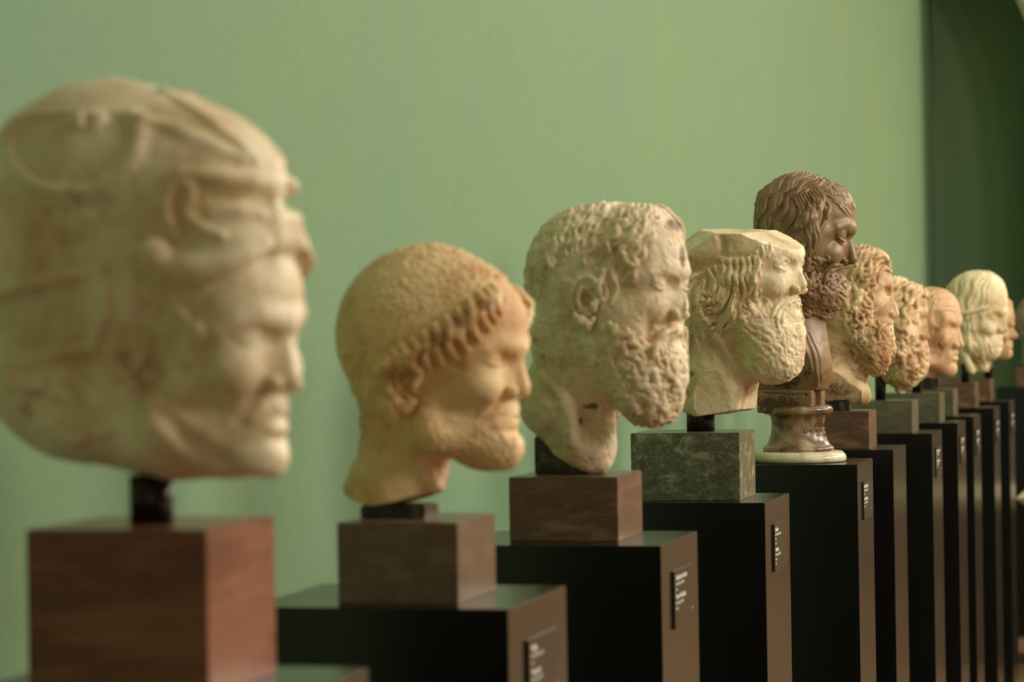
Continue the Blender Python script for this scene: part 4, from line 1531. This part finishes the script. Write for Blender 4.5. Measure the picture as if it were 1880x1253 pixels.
    for pts in ([(1547, 492), (1530, 496), (1516, 508), (1512, 524)], [(1544, 488), (1526, 490), (1510, 502)]):
        S.lock(pts, r=(3, 4.5, 4.5, 2.2), k=1.2, lift=.4)
    o = place_sculpt(S, 5, (1452, 756), e, MARBLE_BROWN, noise=((40, .9), (10, .4)), name='bust', stain=[(1450, 360, 50, 40, .3), (1430, 742, 60, 26, .8), (1435, 690, 55, 36, .75), (1480, 690, 14, 24, .5)],
                     regions=[('hair', [(1350, 440), (1370, 300), (1510, 300), (1560, 350), (1562, 380), (1525, 372), (1520, 395), (1512, 440), (1495, 470), (1475, 480), (1465, 560), (1390, 590), (1350, 560)]),
                              ('beard', [(1478, 478), (1500, 468), (1520, 484), (1560, 486), (1545, 500), (1560, 515), (1556, 560), (1515, 592), (1475, 588), (1465, 520)])])
    return o


def socle_five(e):
    """turned socle with the carved name"""
    k = 5
    sc = px_scale(k)
    base = px_world(k, 1466, 848)
    x, y = base[0] - e.location[0], base[1] - e.location[1]
    f = lambda pr: [(r / sc, max(0.0, (848 - v) / sc)) for r, v in pr]
    o = lathe('socle', f([(64, 829), (65, 827), (65, 821), (63, 820), (58, 816), (53.5, 808), (50, 796), (48.5, 784), (48.5, 774),
                          (50, 765), (54, 760.5), (61, 760), (64, 757), (64.5, 752), (62, 747), (56, 744), (48, 743)]), SOCLE, None)
    o.location = (x, y, 0)
    o.parent = e
    o['label'] = 'brown veined marble socle with carved dark lettering'
    dsc = lathe('foot_disc', f([(82, 849), (87, 846), (88, 841), (86, 835), (80, 829), (60, 828)]), SOCLE_PALE, None)
    dsc.location = (x, y, 0)
    dsc.parent = e
    dsc['label'] = 'pale speckled round foot disc'
    # carved lettering wrapped around the trunk, facing the aisle side
    parts = []
    for body, size, v, span in (('EURIPIDES', 0.0125, 784, 86), ('GRÆSK TRAGIKER', 0.0102, 793, 142), ('A. 480-406', 0.0088, 801, 86)):
        me = text_mesh(body, size, False, 0.0006)
        w = max(q.co.x for q in me.vertices)
        z0 = (848 - v) / sc
        sp = math.radians(span) / w
        for q in me.vertices:
            t = TEXT_AZ + (q.co.x - w / 2) * sp
            vv = v - q.co.y * sc
            rz = np.interp(vv, [765, 774, 784, 796, 808], [50, 48.5, 48.5, 50, 53.5]) / sc
            rr = rz + 0.0003 + q.co.z * 0.5
            q.co = Vector((x + rr * math.cos(t), y + rr * math.sin(t), z0 + q.co.y))
        parts.append((me, Matrix.Identity(4)))
    t = merge_meshes('lettering', parts, INK_DARK, e)
    t.parent = o
    t.location = (-x, -y, 0)
    return o


TEXT_AZ = 0.0


def head_six(e):
    """long nosed bearded head, thick wavy hair over the ears, round-ended chest fragment"""
    H = 212
    S = Sculpt(1440, 1670, 435, 765, -100, 100, 1.0, a=3, uc=1560)
    P = S.P
    m = dict(crown=(1562, 450), back=(1478, 520), brow=(1634, 522), nas=(1633, 535), tip=(1650, 576), base=(1638, 584), lu=(1637, 595),
             mouth=(1634, 602), ll=(1634, 609), dent=(1631, 617), chin=(1632, 630), eye=(1625, 538), jaw=(1570, 610))
    head_base(S, m, H, crz=0.42, W=.31)
    face(S, m, H, nw=1.0, set_=.04, eyeR=.062, chin=False, hollow=1.4)
    S.ell(P(1606, 630), (34, 48, 52), k=14)
    S.ell(P(1590, 610), (42, 54, 48), k=14)
    S.ell(P(1608, 662), (22, 34, 26), k=12)
    S.ell2(1540, 560, -52, (48, 26, 48), k=14)
    S.ell2(1500, 610, -30, (34, 30, 34), k=14)
    S.ell2(1580, 500, -48, (32, 22, 32), k=10)
    S.ell(P(1590, 480), (42, 56, 26), k=10)
    # neck and chest fragment
    S.chain([P(1540, 600), P(1530, 660), P(1545, 715)], [50, 46, 38], k=16)
    S.chain([P(1530, 660), P(1578, 722)], [34, 20], k=14)
    S.ell(P(1520, 690), (44, 60, 40), k=16)
    S.plane(P(1540, 741), S.hv(0.0, 0, -1), k=3)
    fld = [(1620, 485, -150), (1600, 465, -130), (1610, 500, -125), (1560, 460, -140), (1500, 500, -110), (1540, 520, -112), (1580, 530, -100), (1600, 560, -100), (1500, 590, -95)]
    S.comb([(1616, 474), (1608, 464), (1585, 455), (1560, 450), (1530, 452), (1500, 470), (1482, 500)], fld, 20, 170, (3.5, 5.2, 5.2, 4.5, 2.5), step=3, wave=42, wl=34, k=.8, jit=4, lift=.25, slow=.35)
    S.strands([(1565, 480), (1600, 480), (1612, 500), (1600, 530), (1590, 580), (1560, 600), (1550, 540)], fld, n=34, L=34, step=3, r=(3, 5, 4.5, 2), wave=45, wl=26, spacing=8, k=.8, jit=12, lift=.45)
    for pts in ([(1632, 490), (1622, 480), (1608, 486), (1604, 500)], [(1634, 500), (1622, 494), (1612, 505), (1610, 520)], [(1630, 482), (1615, 472), (1600, 480)]):
        S.lock(pts, r=(3, 5, 4.5, 2), k=1, lift=.4)
    bp = [(1560, 590), (1590, 560), (1608, 585), (1634, 600), (1640, 640), (1622, 685), (1590, 692), (1570, 660)]
    S.strands(bp, [(1570, 600, -60), (1600, 620, -55), (1630, 630, -90), (1600, 670, -60), (1625, 660, -100)], n=90, L=34, step=2.5, r=(3.2, 4.6, 4, 2), wave=42, wl=20, curl=3, alt=True,
              spacing=8, k=.9, jit=14, lift=.3)
    S.lock([(1636, 592), (1622, 596), (1612, 608), (1612, 622)], r=(3, 4.5, 4, 2), k=1, lift=.4)
    S.facet((1512, 684), (1566, 708), (1535, 732), 14, (1440, 1580, 676, 765))
    # the rounded tip of the fragment
    S.chain([P(1560, 705), P(1584, 731)], [12, 13.5], k=6)
    return place_sculpt(S, 6, (1540, 740), e, MARBLE_TAN, noise=((40, 1.0), (14, .6), (5, .3)), stain=[(1520, 640, 40, 40, .4), (1600, 520, 40, 20, .3), (1530, 715, 50, 22, .6), (1575, 580, 20, 50, .42), (1620, 670, 20, 16, .45)],
                        regions=[('hair', [(1430, 430), (1600, 440), (1640, 478), (1636, 505), (1614, 530), (1606, 580), (1580, 590), (1562, 600), (1540, 640), (1440, 640)]),
                                 ('beard', [(1560, 605), (1582, 590), (1606, 582), (1625, 590), (1646, 592), (1632, 600), (1660, 612), (1660, 700), (1590, 700), (1565, 660)])])


def head_seven(e):
    """full bearded head ending in a point, weathered"""
    H = 200
    S = Sculpt(1585, 1725, 490, 740, -95, 95, 1.0, a=14, uc=1652)
    P = S.P
    m = dict(crown=(1650, 508), back=(1592, 570), brow=(1700, 574), nas=(1700, 586), tip=(1704, 614), base=(1698, 624), lu=(1697, 636),
             mouth=(1694, 644), ll=(1696, 652), dent=(1692, 660), chin=(1692, 675), eye=(1690, 590), jaw=(1640, 650))
    head_base(S, m, H, crz=0.29, W=.31, crfront=.1, fh=.15)
    S.ell(P(1668, 552), (30, 46, 34), k=10)
    face(S, m, H, nw=1.15, set_=.035, eyeR=.062, chin=False)
    S.ell(P(1668, 665), (30, 44, 40), k=12)
    S.ell(P(1655, 640), (36, 52, 48), k=14)
    S.chain([P(1655, 680), P(1650, 714)], [34, 8], k=12)
    S.chain([P(1630, 640), P(1628, 690)], [40, 16], k=14)
    S.ell2(1640, 590, -50, (30, 22, 48), k=12)
    fld = [(1690, 545, -135), (1670, 530, -130), (1672, 560, -110), (1665, 600, -100), (1640, 520, -135), (1610, 560, -110), (1640, 590, -95), (1660, 620, -90), (1620, 640, -80)]
    S.comb([(1684, 538), (1672, 527), (1650, 512), (1625, 515), (1605, 535)], fld, 12, 105, (3.5, 5, 5, 3), step=3, wave=42, wl=32, k=1, jit=6, lift=.35, slow=.4)
    for pts in ([(1698, 545), (1690, 540), (1680, 552), (1682, 566)], [(1686, 532), (1676, 540), (1672, 556), (1664, 562)], [(1672, 526), (1662, 536), (1662, 552)]):
        S.lock(pts, r=(3.5, 5.5, 5, 2.5), k=1, lift=.5)
    S.strands([(1640, 610), (1665, 600), (1690, 640), (1698, 660), (1694, 690), (1660, 716), (1640, 700), (1620, 660)],
              [(1650, 630, -70), (1680, 660, -75), (1660, 700, -80)], n=60, L=30, step=2.5, r=(3.4, 5, 4.4, 2), wave=45, wl=20, curl=3, alt=True, spacing=8.5, k=1, jit=15, lift=.35)
    S.strands([(1610, 600), (1660, 590), (1650, 640), (1615, 660)], [(1630, 620, -80)], n=24, L=34, step=2.5, r=(3, 4.6, 4, 2), wave=45, wl=22, spacing=9, k=1, jit=15, lift=.3)
    S.plane(P(1640, 722), S.hv(-.62, 0, -1), k=2, win=(1585, 1700, 660, 740))
    return place_sculpt(S, 7, (1650, 722), e, MARBLE_TAN, noise=((40, 1.2), (14, .8), (5, .4)), stain=[(1640, 700, 30, 20, .4), (1650, 570, 20, 40, .35)], dy=0,
                        regions=[('hair', [(1580, 490), (1700, 500), (1712, 556), (1684, 568), (1670, 590), (1662, 612), (1640, 630), (1625, 660), (1580, 650)]),
                                 ('beard', [(1625, 660), (1645, 625), (1665, 606), (1686, 632), (1712, 634), (1690, 645), (1720, 655), (1720, 740), (1630, 740)])])


def head_eight(e):
    """smooth aged face with sunken cheeks, hair cropped flat"""
    H = 172
    S = Sculpt(1640, 1790, 512, 715, -80, 80, 1.0, a=22, uc=1706)
    P = S.P
    m = dict(crown=(1698, 526), back=(1652, 590), brow=(1759, 590), nas=(1759, 600), tip=(1768, 632), base=(1760, 640), lu=(1758, 648),
             mouth=(1755, 654), ll=(1757, 660), dent=(1753, 667), chin=(1754, 680), eye=(1740, 602), jaw=(1700, 660))
    head_base(S, m, H, crz=0.37, W=.31)
    face(S, m, H, nw=1.15, set_=.05, eyeR=.064, hollow=1.8, brow_r=.04)
    S.chain([P(1695, 650), P(1690, 676)], [44, 34], k=14)
    S.plane(P(1690, 688), S.hv(-.3, 0, -1), k=3, win=(1640, 1735, 650, 715))
    # folds and sunken temple
    for pts in ([(1730, 618), (1722, 630), (1726, 645)], [(1722, 600), (1716, 606), (1714, 612)], [(1725, 575), (1740, 572), (1752, 574)], [(1726, 567), (1740, 564), (1752, 566)]):
        S.lock(pts, r=(1, 1.8, 1.2), k=3, op='sub', lift=.1)
    S.ell(S.SP(1722, 585), (9, 5, 12), k=8, op='sub')
    S.ear(1690, 612, S.yat(1690, 612) - 2, 42, tilt=6, k=2, out=.1)
    S.strands([(1660, 560), (1690, 530), (1720, 535), (1730, 555), (1700, 580), (1670, 600)], [(1690, 560, -130), (1670, 580, -110)], n=60, L=16, step=2, r=(1.8, 1.8, .8), wave=15, wl=12, spacing=5, k=1.2, jit=10, lift=-.3)
    return place_sculpt(S, 8, (1695, 690), e, MARBLE_MOTTLED, noise=((40, 1.0), (14, .6), (5, .3)), stain=[(1725, 610, 16, 22, .5), (1735, 590, 18, 10, .4), (1720, 650, 20, 14, .35)])


def head_ten(e):
    """pale head with long combed hair under a band, pointed beard, a slanting strip hanging at the neck"""
    H = 170
    S = Sculpt(1710, 1870, 488, 705, -85, 85, 1.0, a=24, uc=1785)
    P = S.P
    m = dict(crown=(1795, 499), back=(1730, 560), brow=(1842, 572), nas=(1842, 582), tip=(1848, 604), base=(1841, 612), lu=(1839, 620),
             mouth=(1836, 626), ll=(1837, 632), dent=(1833, 638), chin=(1832, 648), eye=(1824, 583), jaw=(1780, 630))
    head_base(S, m, H, crz=0.42, W=.34, crfront=.02)
    S.ell(P(1800, 545), (46, 56, 46), k=12)
    face(S, m, H, nw=1.1, set_=.04, eyeR=.064, chin=True)
    S.ell(P(1808, 632), (26, 36, 26), k=12)
    S.chain([P(1800, 640), P(1802, 672)], [26, 9], k=10)
    S.chain([P(1775, 620), P(1768, 650)], [36, 24], k=14)
    S.chain([S.SP(1760, 630), S.SP(1760, 630) + np.array([24, 0, -50])], [8, 7], k=5)
    fld = [(1800, 505, -120), (1840, 540, -60), (1780, 540, -105), (1740, 560, -95), (1780, 600, -90), (1815, 560, -100)]
    S.comb([(1822, 510), (1800, 500), (1775, 502), (1750, 515), (1736, 540)], fld, 18, 110, (2.5, 3.4, 3.4, 2), step=2.5, wave=18, wl=40, k=1.2, jit=4, lift=-.05, slow=.3)
    S.lock([(1735, 575), (1770, 575), (1800, 568), (1816, 564)], r=(3, 3.4, 3.4, 2), k=1.5, lift=.3)
    S.strands([(1760, 590), (1800, 590), (1812, 620), (1806, 668), (1780, 650)], [(1780, 610, -80), (1800, 640, -75)], n=26, L=30, step=2.5, r=(2, 3, 2.6, 1.2), wave=20, wl=24, spacing=6.5, k=2, jit=8, lift=-.1)
    return place_sculpt(S, 10, (1776, 682), e, MARBLE_PALE, noise=((40, 1.0), (14, .5), (5, .3)), stain=[(1795, 660, 18, 14, .5), (1830, 568, 30, 4, .4)],
                        regions=[('hair', [(1700, 480), (1860, 480), (1850, 545), (1822, 564), (1808, 590), (1800, 620), (1770, 640), (1700, 640)])])


def head_small(e, k, H, front, crown_v, chin_v, mat, pivot, a=8, hair=True, seed=0):
    """head seen small between its neighbours: short hair, plain face"""
    u0, v0 = front, crown_v
    W = H * .86
    S = Sculpt(front - W - 14, front + 16, v0 - 10, chin_v + H * .42, -.48 * H, .48 * H, max(.9, H / 150), a=a, uc=front - .44 * H)
    P = S.P
    f, t = front, chin_v
    m = dict(crown=(f - .45 * H, v0), back=(f - .85 * H, v0 + .4 * H), brow=(f - 2, t - .5 * H), nas=(f - 3, t - .44 * H), tip=(f + .05 * H, t - .3 * H), base=(f - .015 * H, t - .26 * H),
             lu=(f - .02 * H, t - .2 * H), mouth=(f - .03 * H, t - .17 * H), ll=(f - .025 * H, t - .14 * H), dent=(f - .05 * H, t - .11 * H), chin=(f - .04 * H, t - .04 * H),
             eye=(f - .12 * H, t - .44 * H), jaw=(f - .4 * H, t - .15 * H))
    head_base(S, m, H)
    face(S, m, H, nw=1.15, set_=.045, eyeR=.064)
    S.chain([P(f - .5 * H, t - .2 * H), P(f - .54 * H, t + .15 * H)], [.21 * H, .2 * H], k=.08 * H)
    S.plane(P(f - .5 * H, pivot[1] - 1), S.hv(0, 0, -1), k=2)
    S.ear(f - .46 * H, t - .36 * H, S.yat(f - .46 * H, t - .36 * H) - 2, .22 * H, tilt=6, k=2)
    if hair:
        S.strands([(f - .1 * H, v0 + .16 * H), (f - .3 * H, v0), (f - .7 * H, v0 + .05 * H), (f - .85 * H, v0 + .5 * H), (f - .6 * H, v0 + .6 * H), (f - .45 * H, v0 + .3 * H), (f - .2 * H, v0 + .3 * H)],
                  [(f - .2 * H, v0 + .1 * H, 0), (f - .5 * H, v0 + .1 * H, -150), (f - .8 * H, v0 + .4 * H, -100)], n=90, L=.16 * H, step=2, r=(.02 * H, .024 * H, .01 * H), wave=30, wl=.12 * H, curl=3, alt=True,
                  spacing=.045 * H, k=1, lift=.1)
    return place_sculpt(S, k, pivot, e, mat, noise=((30, .7), (8, .4)))


# ------------------------------------------------------------------ the sculptures
GR = 'carved heads mounted on stone bases along the row'
HEADS = {
    1: 'large cream marble head in an animal skin cap, on a red-brown stone base',
    2: 'honey-coloured marble head with a short beard, headband and rolled locks',
    3: 'cream marble head with curly beard and dark-stained forehead, on a purple-brown base',
    4: 'pale marble bearded head with its crown cut flat, on a green stone block',
    5: 'dark brown marble bust of a long-haired bearded man on a turned socle',
    6: 'tan marble bearded head with a long pointed nose, just behind the dark brown bust',
    7: 'weathered tan marble head whose beard ends in a point, held on a dark rod',
    8: 'smooth mottled marble face of a beardless aged man with sunken cheeks',
    9: 'olive-grey stone base with a dark support block, its head hidden behind the aged face',
    10: 'pale marble head with combed hair and a cloth band, highest of the far heads',
    11: 'small tan marble face peeking out right behind the pale banded head',
    12: 'dim rosy-grey marble head cut by the right edge, on the far wide plinth',
}
PC = {k: piece(k, 'sculpture' if k not in (5, 9) else ('sculpture' if k == 5 else 'display_stand'), HEADS[k], 'sculpture' if k != 9 else 'stand', GR if k not in (5, 9) else None) for k in HEADS}
HB = {k: base_block(k, PC[k]) for k in PC if k != 5}
rod(1, PC[1], 277, 872, HB[1], 40)
rod(2, PC[2], 733, 926, HB[2], 62, 'support_block', B_DARK, True, ry=45)
rod(3, PC[3], 1040, 800, HB[3], 53, 'support_block', B_DARK, True, ry=36, dy=0.03)
rod(4, PC[4], 1286, 745, HB[4], 26)
rod(6, PC[6], 1537, 734, HB[6], 24, 'support_block', B_DARK, True, ry=20)
rod(7, PC[7], 1616, 684, HB[7], 10)
rod(8, PC[8], 1683, 680, HB[8], 9)
rod(9, PC[9], 1706, 689, HB[9], 17, 'support_block', B_DARK, True, ry=14)
rod(10, PC[10], 1772, 664, HB[10], 8)
rod(11, PC[11], 1815, 660, HB[11], 8)
rod(12, PC[12], 1894, 660, HB[12], 9)
head_one(PC[1])
head_two(PC[2])
head_three(PC[3])
head_four(PC[4])
bust_five(PC[5])
socle_five(PC[5])
head_six(PC[6])
head_seven(PC[7])
head_eight(PC[8])
head_ten(PC[10])
head_small(PC[11], 11, 122, 1861, 533, 655, MARBLE_TAN, (1812, 684), a=12)
head_small(PC[12], 12, 118, 1962, 544, 655, MARBLE_DIM, (1898, 672), a=10)
